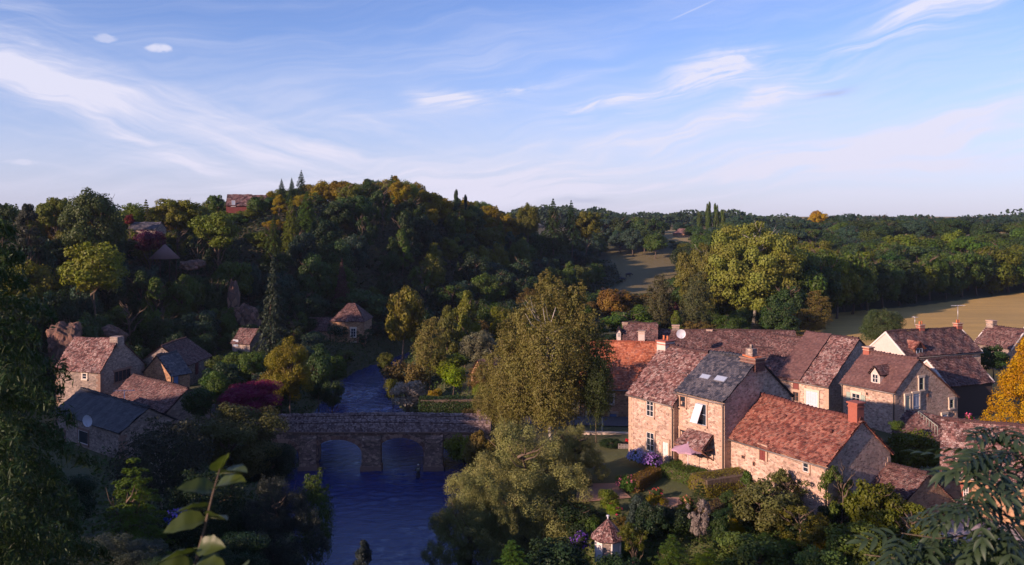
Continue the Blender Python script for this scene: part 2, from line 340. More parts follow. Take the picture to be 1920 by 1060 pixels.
# water
def water(n):
    o = oc(n); a = n.noise(n.map(o, (.8, 2.2, 1)), 1.5, 5, .62, .6); b = n.noise(n.map(o, (.35, .8, 1)), 1., 3, .5, .8)
    hgt = n.m('ADD', n.m('ADD', n.m('MULTIPLY', a, .9), n.m('MULTIPLY', b, .9)), n.m('MULTIPLY', n.noise(n.map(o, (1.6, 4.5, 1)), 2.2, 3, .7, .3), .35))
    foam = n.new('ShaderNodeMapRange', {'Value': n.noise(n.map(o, (1.2, .5, 1)), 2.1, 6, .7, 1.2), 'From Min': .60, 'From Max': .74, 'To Min': 0., 'To Max': .28}).outputs[0]
    sp = n.new('ShaderNodeSeparateXYZ', {0: o}); up = n.new('ShaderNodeMapRange', {'Value': sp.outputs[1], 'From Min': 96., 'From Max': 108.}).outputs[0]
    c = n.mix(n.m('MULTIPLY', foam, up), (.011, .026, .135), (.32, .36, .60))
    return bsdf(n, c, .06, hgt, .6, .12, IOR=1.33, **{'Specular IOR Level': 1.})
def wave(x, y):                                    # small running waves as real relief, livelier above the bridge
    g = np.random.default_rng(11); z = np.zeros_like(x); k = 1+.5*sst((y-92)/14)
    for i in range(26):
        L = .55*1.12**i if i < 14 else g.uniform(.5, 1.4); a = g.normal(pi/2, .75); z += .011*L**.75*np.sin((x*np.cos(a)+y*np.sin(a))*2*pi/L+g.uniform(0, 6.28)+.8*np.sin(x*.6+i)+.7*np.sin(y*.35+i*2))
    return z*k*(.55+.45*np.sin(x*.31+1.3*np.sin(y*.13))*np.cos(y*.23))
wx = np.arange(-44, 10, .26); wy = np.concatenate([np.arange(50, 130, .26), np.arange(130, 200, .6)]); WX, WY = np.meshgrid(wx, wy); wid = np.arange(WX.size).reshape(WX.shape)
wq = np.stack([wid[:-1, :-1], wid[:-1, 1:], wid[1:, 1:], wid[1:, :-1]], -1).reshape(-1, 4); cx, cy = WX.ravel()[wq].mean(1), WY.ravel()[wq].mean(1); wq = wq[rivdist(cx, cy) < 1.6]
used, inv = np.unique(wq, return_inverse=True); wv_ = np.stack([WX.ravel(), WY.ravel(), wave(WX, WY).ravel()], -1)[used]; water_m = mat('river_water', water)
ob('river_water', npmesh('river_water', wv_, inv.reshape(-1, 4), water_m, True), kind='structure')
mb = MB(); mb.add([(-60, 8, -.12), (140, 8, -.12), (140, 235, -.12), (-60, 235, -.12)], [(0, 1, 2, 3)]); ob('deep_water', mb.mesh('deep_water', water_m), kind='structure')

# ------------------------------------------------------------------ tiles laid on a roof slope
def tile_quads(c00, c10, c11, c01, tw, tg, lift=.035, jit=.5, sag=.0, wav=.03, base=.09):
    # c00-c10 is the eave, c01-c11 the ridge
    c00, c10, c11, c01 = [np.array(c, float) for c in (c00, c10, c11, c01)]
    Lw = np.linalg.norm(c10-c00); Lh = np.linalg.norm(c01-c00); nr = max(2, int(Lh/tg)); V = []; Rn = []
    nrm = np.cross(c10-c00, c01-c00); nrm /= np.linalg.norm(nrm)
    if nrm[2] < 0: nrm = -nrm
    def pt(a, b):
        a = a[:, None]; b = b[:, None]; p = (c00*(1-a)+c10*a)*(1-b)+(c01*(1-a)+c11*a)*b
        off = wav*(np.sin(p[:, 0]*1.9+p[:, 1]*1.3+p[:, 2]*2.1)+.6*np.sin(p[:, 0]*4.3-p[:, 2]*3.7)); return p, off-sag*np.sin(pi*a[:, 0])*b[:, 0]
    for i in range(nr):
        b0 = i/nr; b1 = min(1.0, (i+1.15)/nr); Li = np.linalg.norm((c00*(1-b0)+c01*b0)-(c10*(1-b0)+c11*b0)); nc = max(2, int(Li/tw)); 
        a = (np.arange(nc+1)+(.5 if i % 2 else 0))/nc; a = np.clip(a+rng.normal(0, .06/nc*jit, nc+1), 0, 1)
        a0, a1 = a[:-1], a[1:]; g = .02*tw/Lw*np.ones(nc); k = (a1-a0) > .2/nc; a0, a1, g = a0[k]+g[k], a1[k]-g[k], g[k]; m = len(a0)
        j = rng.uniform(0, 1, m)*lift*jit; bb = b0+rng.normal(0, .05/nr*jit, m)
        p00, o0 = pt(a0, bb); p10, o1 = pt(a1, bb); p11, o2 = pt(a1, np.full(m, b1)); p01, o3 = pt(a0, np.full(m, b1))
        up0 = (base+lift+j+o0)[:, None]*nrm; up1 = (base+lift+j*rng.uniform(.3, 1.6, m)+o1)[:, None]*nrm
        q = np.stack([p00+up0, p10+up1, p11+(base+.004+o2)[:, None]*nrm, p01+(base+.004+o3)[:, None]*nrm, p00+(o0-.01)[:, None]*nrm, p10+(o1-.01)[:, None]*nrm], 1)
        V.append(q); Rn.append(np.repeat(rng.uniform(0, 1, m), 2))
    V = np.concatenate(V); m = len(V); b = np.arange(m)[:, None]*6
    Qd = np.stack([b+[[0, 1, 2, 3]], b+[[4, 5, 1, 0]]], 1).reshape(-1, 4)
    return V.reshape(-1, 3), Qd, np.concatenate(Rn)
def join_quads(parts):
    off = 0; V = []; Qs = []; Rs = []
    for v, q, r in parts: V.append(v); Qs.append(q+off); Rs.append(r); off += len(v)
    return np.concatenate(V), np.concatenate(Qs), np.concatenate(Rs)
rt_m = MB()
prof = [(-.17, -.05), (-.13, .06), (-.05, .115), (.05, .115), (.13, .06), (.17, -.05)]
rt_m.prism([(-.165, y, z) for y, z in prof], [(.13, y, z) for y, z in prof]); rt_m.prism([(.10, y*1.1, z*1.18) for y, z in prof], [(.175, y*1.12, z*1.45) for y, z in prof])
RIDGE = {k: rt_m.mesh('ridge_tile', M[k]) for k in ('tile_red', 'tile_purple', 'tile_brown', 'tile_orange', 'slate', 'tile_tar', 'coping', 'slate_dark')}
def quoin_mesh(m, sx, sy, sz):
    b = MB(); b.box((0, 0, 0), (sx, sy, sz)); return b.mesh('quoin', M[m])
QM = {(m, k): quoin_mesh(m, *s) for m in ('quoin', 'dark_quoin') for k, s in enumerate([(.29, .17, .145), (.17, .29, .145)])}

# ------------------------------------------------------------------ houses
def ray_plane(px, py, A0, d):                   # where the sight line through a pixel meets the vertical plane A0 + s*d
    r = np.array([(px-960)/F, 1.0]); # p = r*D
    a = np.array([[r[0], -d[0]], [r[1], -d[1]]]); D, s = np.linalg.solve(a, np.array(A0[:2])); return s, HC+(YH-py)/F*D
class House:
    def __init__(s, name, label, q, zg, wall, roof, group=None, over=.28, tw=.2, tg=.19, lift=.04, gable=True, sag=.10, ridge=True, trim=None, cat='house', quoins=None, hip=False, back=True):
        s.x, s.y, a, s.L, s.W, s.r, s.eL, s.eR, s.rL, s.rR, s.eb = q; s.a = R(a); s.zg = zg
        s.u = np.array([cos(s.a), sin(s.a)]); s.v = np.array([-sin(s.a), cos(s.a)]); s.A = np.array([s.x, s.y])
        s.t = thing(name, label, cat, (s.x, s.y, zg), group); o = (s.x, s.y, zg); s.o = o
        g = s.g; L, Wd, r = s.L, s.W, s.r; zb = zg-2.5
        if hip: k0, k1 = .42, .58
        ridgeL, ridgeR = (g(0, r*Wd, s.rL), g(L, r*Wd, s.rR)) if not hip else (g(L*.40, Wd*.5, s.rL), g(L*.60, Wd*.5, s.rR))
        m = MB()
        if hip: m.prism([g(0, 0, zb), g(L, 0, zb), g(L, Wd, zb), g(0, Wd, zb)], [g(0, 0, s.eL), g(L, 0, s.eR), g(L, Wd, s.eb), g(0, Wd, s.eb)])
        else:
            a_ = [g(0, 0, zb), g(0, 0, s.eL), ridgeL, g(0, Wd, s.eb), g(0, Wd, zb)]; b_ = [g(L, 0, zb), g(L, 0, s.eR), ridgeR, g(L, Wd, s.eb), g(L, Wd, zb)]; m.prism(a_, b_)
        s.wall = ob('wall', m.mesh('wall', M[wall], o), s.t)
        # roof slabs and tiles
        m = MB(); parts = []; ov = over; th = .03
        def slope(e0, e1, r1, r0):
            e0, e1, r1, r0 = [Vector(p) for p in (e0, e1, r1, r0)]
            up = (e1-e0).cross(r0-e0).normalized(); up = up if up.z > 0 else -up
            d0 = (e0-r0).normalized()*ov; d1 = (e1-r1).normalized()*ov; w = (e1-e0).normalized()*(.14 if not hip else 0)
            c = [e0+d0-w, e1+d1+w, r1+(w if not hip else Vector()), r0-(w if not hip else Vector())]
            m.prism([p+up*.005 for p in c], [p+up*th for p in c]); parts.append(tile_quads(*[p+up*(th-.02) for p in c], tw, tg, lift, 1., 0, .045))
        if hip:
            E = [g(0, 0, s.eL), g(L, 0, s.eR), g(L, Wd, s.eb), g(0, Wd, s.eb)]
            slope(E[0], E[1], ridgeR, ridgeL); slope(E[1], E[2], ridgeR, ridgeR); slope(E[3], E[0], ridgeL, ridgeL)
            if back: slope(E[2], E[3], ridgeL, ridgeR)
        else:
            slope(g(0, 0, s.eL), g(L, 0, s.eR), ridgeR, ridgeL)
            slope(g(0, Wd, s.eb), g(L, Wd, s.eb), ridgeR, ridgeL)
        s.roof = ob('roof', m.mesh('roof', M[roof], o), s.t)
        v, q_, rn = join_quads(parts); ob('roof_tile_courses', npmesh('roof_tile_courses', v-np.array(o), q_, M[roof], rnd=rn), s.roof, kind='stuff')
        s.ridgeL, s.ridgeR = Vector(ridgeL), Vector(ridgeR)
        if ridge and not hip:
            d = s.ridgeR-s.ridgeL; nn = max(3, int((d.length+.3)/.36))
            for i in range(nn):
                f = (i+.5)/nn; p = s.ridgeL+d*f-Vector((.0, 0, -.11+.04*sin(7*f+s.x))) - Vector(o)
                rto = ob('ridge_tile', RIDGE[roof], s.roof, p, s.a, (1, 1, random.uniform(.85, 1.2))); rto.rotation_euler = (random.gauss(0, .05), -math.atan2(d.z, d.xy.length)+random.gauss(0, .04), s.a)
        if trim:                                   # pale verge boards on the gables
            for end, rr, e in ((0, s.ridgeL, s.eL), (L, s.ridgeR, s.eR)):
                sx = -.16 if end == 0 else L+.02
                for e0 in (g(sx, -.2, e-.15), g(sx, Wd+.2, s.eb-.15)):
                    r0 = g(sx, r*Wd, rr.z+.02); m = MB(); m.prism([Vector(e0)+Vector((0, 0, z)) for z in (-.1, .12)]+[Vector(e0)+Vector((*(s.u*.14), z)) for z in (.12, -.1)], [Vector(r0)+Vector((0, 0, z)) for z in (-.1, .12)]+[Vector(r0)+Vector((*(s.u*.14), z)) for z in (.12, -.1)]); ob('verge_board', m.mesh('verge_board', M[trim], o), s.roof)
        if quoins:
            for (cs, ct, ztop) in ((0, 0, s.eL), (L, 0, s.eR), (L, Wd, s.eb)):
                z = zg-.3; k = 0
                while z < ztop-.25:
                    k ^= 1; c = Vector(g(cs+(-.03 if cs else .03)*-1*(1 if cs else -1)*0, ct, z)) - Vector(o)
                    sx = (-.26 if k == 0 else -.14) if cs else (.26 if k == 0 else .14); sy = (.14 if k == 0 else .26)*(1 if ct == 0 else -1)
                    p = Vector((*(s.u*(sx)+s.v*sy), 0))
                    ob('quoin', QM[(quoins, k)], s.wall, c+p, s.a, (1, 1, random.uniform(.85, 1.1))); z += .31
    def g(s, a, b, z): p = s.A+s.u*a+s.v*b; return (p[0], p[1], z)
    def base(s, face):
        if face == 'F': return s.A, s.u, -s.v
        if face == 'R': return s.A+s.u*s.L, s.v, s.u
        return s.A, s.v, -s.u
    def rect(s, face, px0, py0, px1, py1):       # the wall rectangle seen through these pixels
        A0, d, nr = s.base(face); s0, _ = ray_plane(px0, 500, A0, d); s1, _ = ray_plane(px1, 500, A0, d); _, z1 = ray_plane((px0+px1)/2, py0, A0, d); _, z0 = ray_plane((px0+px1)/2, py1, A0, d)
        return min(s0, s1), max(s0, s1), z0, z1, A0, d, nr
    def slab(s, mb, rc, s0, s1, z0, z1, n0, n1):
        A0, d, nr = rc[4:]; f = lambda a, b: A0+d*a+nr*b
        mb.prism([(*f(s0, n0), z0), (*f(s1, n0), z0), (*f(s1, n1), z0), (*f(s0, n1), z0)], [(*f(s0, n0), z1), (*f(s1, n0), z1), (*f(s1, n1), z1), (*f(s0, n1), z1)])
    def window(s, face, px0, py0, px1, py1, frame='white_trim', cols=2, rows=3, lintel='cream', sill=True, shut=None, pane='glass', jamb=True, label=None, side='both'):
        rc = s.rect(face, px0, py0, px1, py1); a, b, z0, z1 = rc[:4]; m = MB(); t = .05; sl = s.slab
        sl(m, rc, a, a+t, z0, z1, -.02, .06); sl(m, rc, b-t, b, z0, z1, -.02, .06); sl(m, rc, a+t, b-t, z1-t, z1, -.02, .058); sl(m, rc, a+t, b-t, z0, z0+t, -.02, .058)
        for i in range(1, cols): x = a+(b-a)*i/cols; sl(m, rc, x-.025, x+.025, z0+t, z1-t, -.02, .05)
        for i in range(1, rows): z = z0+(z1-z0)*i/rows; sl(m, rc, a+t, b-t, z-.018, z+.018, -.02, .046)
        w = ob('window', m.mesh('window', M[frame], s.o), s.t, label=label)
        m = MB(); sl(m, rc, a+.01, b-.01, z0+.01, z1-.01, -.01, .025); ob('pane', m.mesh('pane', M[pane], s.o), w)
        if lintel: m = MB(); sl(m, rc, a-.2, b+.2, z1+.005, z1+.24, -.02, .09); ob('lintel', m.mesh('lintel', M[lintel], s.o), w)
        if sill: m = MB(); sl(m, rc, a-.14, b+.14, z0-.13, z0-.004, -.02, .16); ob('sill', m.mesh('sill', M[lintel or frame], s.o), w)
        if jamb and lintel:
            for qa, qb in ((a-.14, a-.005), (b+.005, b+.14)): m = MB(); sl(m, rc, qa, qb, z0, z1, -.02, .085); ob('jamb', m.mesh('jamb', M[lintel], s.o), w)
        if shut:
            wd = (b-a)*.52
            for x in ((a-.16-wd, a-.16), (b+.16, b+.16+wd)):
                if side == 'both' or (side == 'R') == (x[0] > a): s.shutter(rc, x[0], x[1], z0, z1, shut)
        return w
    def shutter(s, rc, x0, x1, z0, z1, m_, name='shutter', label=None):
        m = MB(); nb = max(2, int((x1-x0)/.14))
        for i in range(nb): s.slab(m, rc, x0+(x1-x0)*i/nb+.006, x0+(x1-x0)*(i+1)/nb-.006, z0, z1, .02, .09+.008*(i % 2))
        for z in (z0+.2, z1-.25): s.slab(m, rc, x0+.02, x1-.02, z, z+.09, .09, .125)
        return ob(name, m.mesh(name, M[m_], s.o), s.t, label=label)
    def door(s, face, px0, py0, px1, py1, m_, lintel='cream', name='door', label=None):
        rc = s.rect(face, px0, py0, px1, py1); d = s.shutter(rc, rc[0], rc[1], rc[2], rc[3], m_, name, label)
        if lintel: m = MB(); a, b, z0, z1 = rc[:4]; s.slab(m, rc, a-.2, b+.2, z1+.004, z1+.24, -.02, .14); s.slab(m, rc, a-.17, a-.005, z0, z1, -.02, .13); s.slab(m, rc, b+.005, b+.17, z0, z1, -.02, .13); ob('door_surround', m.mesh('door_surround', M[lintel], s.o), d)
        return d
    def chimney(s, px, ptop, pbot=None, w=.8, d=.55, t=None, m_='stone_grey', pots=2, cap=True, s_=None, label=None, capm='quoin'):
        # on the ridge unless t (distance back from the front wall) is given
        t = s.r*s.W if t is None else t
        A0 = s.A+s.v*t; sa, zt = ray_plane(px, ptop, A0, s.u)
        if s_ is not None: sa = s_; p = s.A+s.v*t+s.u*sa; zt = HC+(YH-ptop)/F*p[1]
        f = min(max(sa/s.L, 0), 1); zr = s.rL+(s.rR-s.rL)*f; m = MB(); c = s.A+s.v*t+s.u*sa
        zb = zr-abs(t-s.r*s.W)*1.0-.9; m.box((c[0], c[1], (zt+zb)/2), (w/2, d/2, (zt-zb)/2), s.a)
        ch = ob('chimney', m.mesh('chimney', M[m_], s.o), s.t, label=label)
        if cap: m = MB(); m.box((c[0], c[1], zt+.05), (w/2+.09, d/2+.09, .055), s.a); m.box((c[0], c[1], zt-.22), (w/2+.045, d/2+.045, .04), s.a); ob('chimney_cap', m.mesh('chimney_cap', M[capm], s.o), ch)
        for i in range(pots):
            m = MB(); p = c+s.u*((i-(pots-1)/2)*w/(pots+.3)); m.cone((p[0], p[1], zt+.1), .11, .085, .38, 8); m.cone((p[0], p[1], zt+.44), .11, .11, .06, 8); ob('pot', m.mesh('pot', M['pot'], s.o), ch)
        return ch, c, zt
    def gutter(s, pipe=('R',)):
        m = MB(); m.tube([Vector(s.g(-.15, -.30, s.eL-.24)), Vector(s.g(s.L+.15, -.30, s.eR-.24))], .07, 6); ob('gutter', m.mesh('gutter', M['pipe'], s.o), s.t)
        for k in pipe:
            x = s.L-.08 if k == 'R' else .1; e = s.eR if k == 'R' else s.eL; m = MB(); m.tube([Vector(s.g(x, -.28, e-.26)), Vector(s.g(x, -.11, e-.6)), Vector(s.g(x, -.11, s.zg-.5))], .055, 6); ob('downpipe', m.mesh('downpipe', M['pipe'], s.o), s.t)
    def skylight(s, px0, py0, px1, py1, m_='bluegrey'):  # on the front roof slope
        e, rr = Vector(s.g(0, 0, s.eL)), Vector(s.g(0, s.r*s.W, s.rL)); e1 = Vector(s.g(s.L, 0, s.eR)); nn = (e1-e).cross(rr-e).normalized(); nn = nn if nn.z > 0 else -nn
        def hit(px, py): d = Vector(((px-960)/F, 1, (YH-py)/F)); k = (e-Vector((0, 0, HC))).dot(nn)/d.dot(nn); return Vector((0, 0, HC))+d*k
        up = (rr-e).normalized(); al = (e1-e).normalized(); p0 = hit(px0, py0); p1 = hit(px1, py1); c = (p0+p1)/2; a = abs((p1-p0).dot(al))/2+.1; b = abs((p1-p0).dot(up))/2+.05
        def quad(k, a, b): return [c+al*x*a+up*y*b+nn*k for x, y in ((-1, -1), (1, -1), (1, 1), (-1, 1))]
        m = MB(); m.prism(quad(0, a, b), quad(.2, a, b)); f = ob('skylight', m.mesh('skylight', M['metal'], s.o), s.t); m = MB(); m.prism(quad(.19, a-.06, b-.06), quad(.215, a-.06, b-.06)); ob('pane', m.mesh('pane', M[m_], s.o), f)
    def dormer(s, px0, px1, py_apex, py_eave, py_bot, wallm, roofm, frame='white_trim', label=None):
        # small gabled dormer standing on the front slope, face toward the front
        mid = (px0+px1)/2; k = .02
        for kk in np.linspace(.02, s.r*.92, 40):
            zz = ray_plane(mid, py_bot, s.A+s.v*(kk*s.W), s.u)[1]; k = kk
            if s.eL+(s.rL-s.eL)*kk/s.r+.1 > zz: break
        A0 = s.A+s.v*(k*s.W); sa, _ = ray_plane(px0, 500, A0, s.u); sb, _ = ray_plane(px1, 500, A0, s.u); mid = (px0+px1)/2
        z = lambda py: ray_plane(mid, py, A0, s.u)[1]; za, ze, zb = z(py_apex), z(py_eave), z(py_bot); t0 = k*s.W; t1 = s.r*s.W
        g = s.g; m = MB(); f = lambda t: [g(sa, t, zb-.6), g(sa, t, ze), g((sa+sb)/2, t, za), g(sb, t, ze), g(sb, t, zb-.6)]
        m.prism(f(t0), f(t1)); d = ob('dormer', m.mesh('dormer', M[wallm], s.o), s.t, label=label)
        m = MB(); parts = []
        for (x, sx) in ((sa, -1), (sb, 1)):
            c = [Vector(g(x+sx*.15, t0-.2, ze-.1)), Vector(g(x+sx*.15, t1, ze-.1)), Vector(g((sa+sb)/2, t1, za+.05)), Vector(g((sa+sb)/2, t0-.2, za+.05))]
            m.prism([p+Vector((0, 0, .0)) for p in c], [p+Vector((0, 0, .08)) for p in c]); parts.append(tile_quads(*[p+Vector((0, 0, .07)) for p in c], .2, .2, .03))
        ob('dormer_roof', m.mesh('dormer_roof', M[roofm], s.o), d); v, q_, rn = join_quads(parts); ob('dormer_tile_courses', npmesh('dormer_tile_courses', v-np.array(s.o), q_, M[roofm], rnd=rn), d, kind='stuff')
        rc = (0, 0, 0, 0, s.A+s.v*t0, s.u, -s.v); w = (sb-sa); a, b = sa+w*.17, sb-w*.17; m = MB(); z0, z1 = zb+.12, ze+.02
        for q in ((a, a+.06, z0, z1), (b-.06, b, z0, z1), (a, b, z1-.06, z1), (a, b, z0, z0+.06), ((a+b)/2-.03, (a+b)/2+.03, z0, z1), (a, b, (z0+z1)/2-.02, (z0+z1)/2+.02)): s.slab(m, rc, *q, .0, .05)
        ob('dormer_window', m.mesh('dormer_window', M[frame], s.o), d); m = MB(); s.slab(m, rc, a+.01, b-.01, z0+.01, z1-.01, 0, .03); ob('dormer_pane', m.mesh('dormer_pane', M['glass'], s.o), d)

def q_(x, y, yaw, L, Wd, r, ze, zr, te=0., tr=0., zb=None): return (x, y, yaw, L, Wd, r, ze-te/2, ze+te/2, zr-tr/2, zr+tr/2, ze if zb is None else zb)
# --- tall double house in the middle of the village
H1a = House('stone_house', 'tall pale stone house with lichened purple roof, left half of the joined pair', q_(10.08, 73.53, -52.5, 5.1, 8.4, .52, 10.78, 14.37, -.1, -.1, 10.3), 5.0, 'stone_warm', 'tile_purple', quoins='quoin', sag=.14)
H1a.gutter(('R',)); 
H1a.window('F', 1213, 749, 1226, 781, cols=2, rows=3, lintel='quoin'); H1a.window('F', 1213, 811, 1227, 846, cols=2, rows=3, lintel='quoin'); H1a.door('F', 1244, 829, 1254, 856, 'white_trim', lintel='quoin')
H1a.chimney(1232, 640, w=1.0, d=1.25, s_=.25, m_='pink_render', pots=2, capm='brick', label='broad pale rendered chimney with two clay pots')
H1b = House('slate_house', 'stone house with blue slate roof, two skylights and a gable facing right', q_(13.55, 69.9, -55.5, 5.0, 8.0, .49, 11.75, 14.5, .0, .1, 11.2), 5.2, 'stone_warm', 'slate', quoins='quoin', tw=.26, tg=.22, lift=.014, sag=.05)
H1b.gutter(('R',))
H1b.skylight(1320, 705, 1328, 714); H1b.skylight(1348, 708, 1358, 719)
H1b.window('F', 1276, 743, 1286, 763, frame='brownpaint', cols=1, rows=2, lintel='quoin'); H1b.window('F', 1308, 757, 1325, 797, frame='bluegrey', cols=1, rows=2, lintel='quoin')
H1b.window('F', 1312, 828, 1326, 856, frame='white_trim', cols=2, rows=3, lintel='quoin'); H1b.window('F', 1276, 806, 1286, 824, frame='brownpaint', cols=1, rows=2, lintel='quoin')
# half-open white shutter leaning out of the upper window
rc = H1b.rect('F', 1306, 758, 1322, 794); m = MB(); A0, d, nr = rc[4:]; f = lambda a, b, z: Vector((*(A0+d*a+nr*b), z)); a0, a1, z0, z1 = rc[:4]
m.prism([f(a0, .06, z1), f(a1-.15, .06, z1), f(a1-.15, .10, z1), f(a0, .10, z1)], [f(a0-.12, .62, z0+.1), f(a1-.25, .62, z0+.1), f(a1-.25, .66, z0+.1), f(a0-.12, .66, z0+.1)])
ob('shutter', m.mesh('shutter', M['whitepaint'], H1b.o), H1b.t, label='white shutter tilted out from the upper window')
ch, c, zt = H1b.chimney(1424, 672, w=1.5, d=1.15, m_='soot_brick', pots=0, s_=5.0-.55, capm='dark_quoin', label='massive dark sooty chimney stack with sloping clay cap')
m = MB(); m.box((c[0], c[1], zt+.16), (.62, .5, .05), H1b.a, Matrix.Rotation(.12, 3, 'Y')); ob('rain_cowl', m.mesh('rain_cowl', M['pot'], H1b.o), ch)
m = MB(); m.box((c[0]-.1, c[1], zt+.5), (.34, .28, .30), H1b.a); m.box((c[0]-.1, c[1], zt+.95), (.09, .09, .16), H1b.a); ob('upper_flue', m.mesh('upper_flue', M['stone_grey'], H1b.o), ch)
# little tiled porch over the garden door
t = thing('porch_roof', 'small lichened tile canopy over the garden door beside the lilac parasol', 'porch roof', H1b.g(2.2, -.8, 8.0))
o_ = t.location; c = [Vector(H1b.g(1.1, -1.5, 7.75)), Vector(H1b.g(4.1, -1.5, 7.75)), Vector(H1b.g(3.9, .0, 8.75)), Vector(H1b.g(1.3, .0, 8.75))]
m = MB(); m.prism(c, [p+Vector((0, 0, .1)) for p in c]); r_ = ob('canopy_board', m.mesh('canopy_board', M['brownpaint'], o_), t); v, q, rn = tile_quads(*[p+Vector((0, 0, .09)) for p in c], .19, .18, .04); ob('canopy_tile_courses', npmesh('canopy_tile_courses', v-np.array(o_), q, M['tile_purple'], rnd=rn), t, kind='stuff')
for x in (1.3, 3.9):
    m = MB(); m.tube([H1b.g(x, -1.35, 7.72), H1b.g(x, -.05, 6.9)], .06, 5); m.tube([H1b.g(x, -1.4, 7.74), H1b.g(x, 0, 7.74)], .05, 5); ob('bracket', m.mesh('bracket', M['brownpaint'], o_), t)
# --- long barn with mossy red roof
H2 = House('barn', 'long low stone barn with big mossy red tile roof in front of the village', q_(16.47, 67.0, -59.5, 10.07, 6.7, .53, 8.98, 11.57, .10, -.10, 8.9), 5.3, 'stone_warm', 'tile_red', quoins='quoin', sag=.16, lift=.05)
H2.gutter(('R',)); H2.window('F', 1391, 854, 1397, 860, frame='brownpaint', cols=1, rows=1, lintel=None, sill=False, pane='dark'); H2.window('F', 1412, 866, 1416, 874, frame='brownpaint', cols=1, rows=1, lintel=None, sill=False, pane='dark')
H2.door('F', 1426, 839, 1437, 863, 'redpaint', lintel='quoin', name='loft_door'); H2.window('F', 1506, 868, 1517, 885, frame='white_trim', cols=1, rows=2, lintel='quoin')
H2.chimney(1604, 756, w=.75, d=.75, s_=9.6, m_='brick', pots=0, cap=True, capm='brick', label='plain red brick chimney at the gable')
for px, py in ((1474, 784), (1479, 819), (1560, 812)):
    e, rr = Vector(H2.g(0, 0, H2.eL)), Vector(H2.g(0, H2.r*H2.W, H2.rL)); e1 = Vector(H2.g(H2.L, 0, H2.eR)); nn = (e1-e).cross(rr-e).normalized(); nn = nn if nn.z > 0 else -nn
    d_ = Vector(((px-960)/F, 1, (YH-py)/F)); p = Vector((0, 0, HC))+d_*((e-Vector((0, 0, HC))).dot(nn)/d_.dot(nn)); m = MB(); m.tube([p+nn*.05, p+nn*.22+Vector((0, 0, .08))], [.12, .09], 7); ob('vent_tile', m.mesh('vent_tile', M['tile_red'], H2.o), H2.roof)
# --- orange-roofed house by the bridge road
H3 = House('orange_roof_house', 'brown stone house with orange tile roof and blue door, half hidden by the birch', q_(7.2, 91.5, -9, 9.0, 7.0, .5, 7.7, 12.0, .0, .0, 7.8), 4.6, 'stone_brown', 'tile_orange', quoins='quoin', sag=.05)
H3.window('F', 1133, 742, 1150, 757, cols=3, rows=2, frame='bluegrey', lintel='cream'); H3.door('F', 1143, 776, 1156, 799, 'blue', lintel='quoin'); H3.gutter(('L',))
H3.window('F', 1100, 775, 1110, 795, cols=2, rows=2)
m = MB(); m.tube([H3.g(4.5, 0, 7.7), H3.g(4.5, 3.4, 11.9)], .05, 5)
# --- long row behind
H4 = House('row_house', 'long row house with dark red-brown roof, three chimneys and a satellite dish', q_(19.5, 117.5, -12, 19.0, 8.4, .5, 7.0, 9.9, .3, .3, 7.5), 4.8, 'stone_warm', 'tile_brown', sag=.1)
H4.chimney(1267, 611, w=.95, d=.75, m_='stone_grey', pots=0); H4.chimney(1330, 619, w=.75, d=.7, m_='pink_render', pots=0); H4.chimney(1436, 627, w=1.1, d=.9, m_='stone_grey', pots=1)
H7 = House('small_gable_house', 'small house with brown roof and pale verge between the row house and the slate house', q_(28.2, 104, -12, 5.0, 4.5, .5, 7.8, 9.6, 0, 0), 4.8, 'stone_warm', 'tile_brown')
# --- dark barn
H8 = House('big_barn', 'big stone barn whose roof is half smooth brown and half lichened tile, white garage door', q_(29.99, 96.58, -51.5, 6.4, 9.3, .66, 7.81, 12.19, 0, -.1, 10.1), 5., 'stone_warm', 'tile_purple', quoins='quoin', sag=.08)
e = [Vector(p) for p in (H8.g(-.16, -.26, H8.eL-.12), H8.g(3.1, -.26, H8.eL-.12), H8.g(3.1, H8.r*H8.W, H8.rL+.02), H8.g(-.16, H8.r*H8.W, H8.rL+.02))]
v, q, rn = tile_quads(*[p+Vector((0, 0, .17)) for p in e], .24, .2, .012, .5, .08, .02); ob('smooth_tile_courses', npmesh('smooth_tile_courses', v-np.array(H8.o), q, M['tile_tar'], rnd=rn), H8.roof, kind='stuff', label='smooth brown half of the roof')
H8.gutter(('L',)); H8.door('F', 1512, 734, 1534, 762, 'whitepaint', name='garage_door', label='white garage door'); H8.window('F', 1487, 714, 1498, 730, frame='brownpaint', cols=1, rows=1, lintel=None, sill=False, pane='redpaint'); H8.window('F', 1487, 735, 1498, 752, frame='brownpaint', cols=2, rows=2, lintel='quoin', pane='dark')
H8b = House('lean_barn', 'lower barn wing with brown tile roof against the left side of the big barn', q_(30.5, 105.5, -50, 5.0, 5.0, .6, 8.6, 11.0, 0, 0), 5, 'stone_warm', 'tile_brown')
H8c = House('shed', 'low shed with brown tile roof left of the big barn', q_(28.4, 99.0, -50, 2.4, 4.6, .6, 7.4, 9.4, 0, 0), 5, 'stone_warm', 'tile_brown', cat='shed')
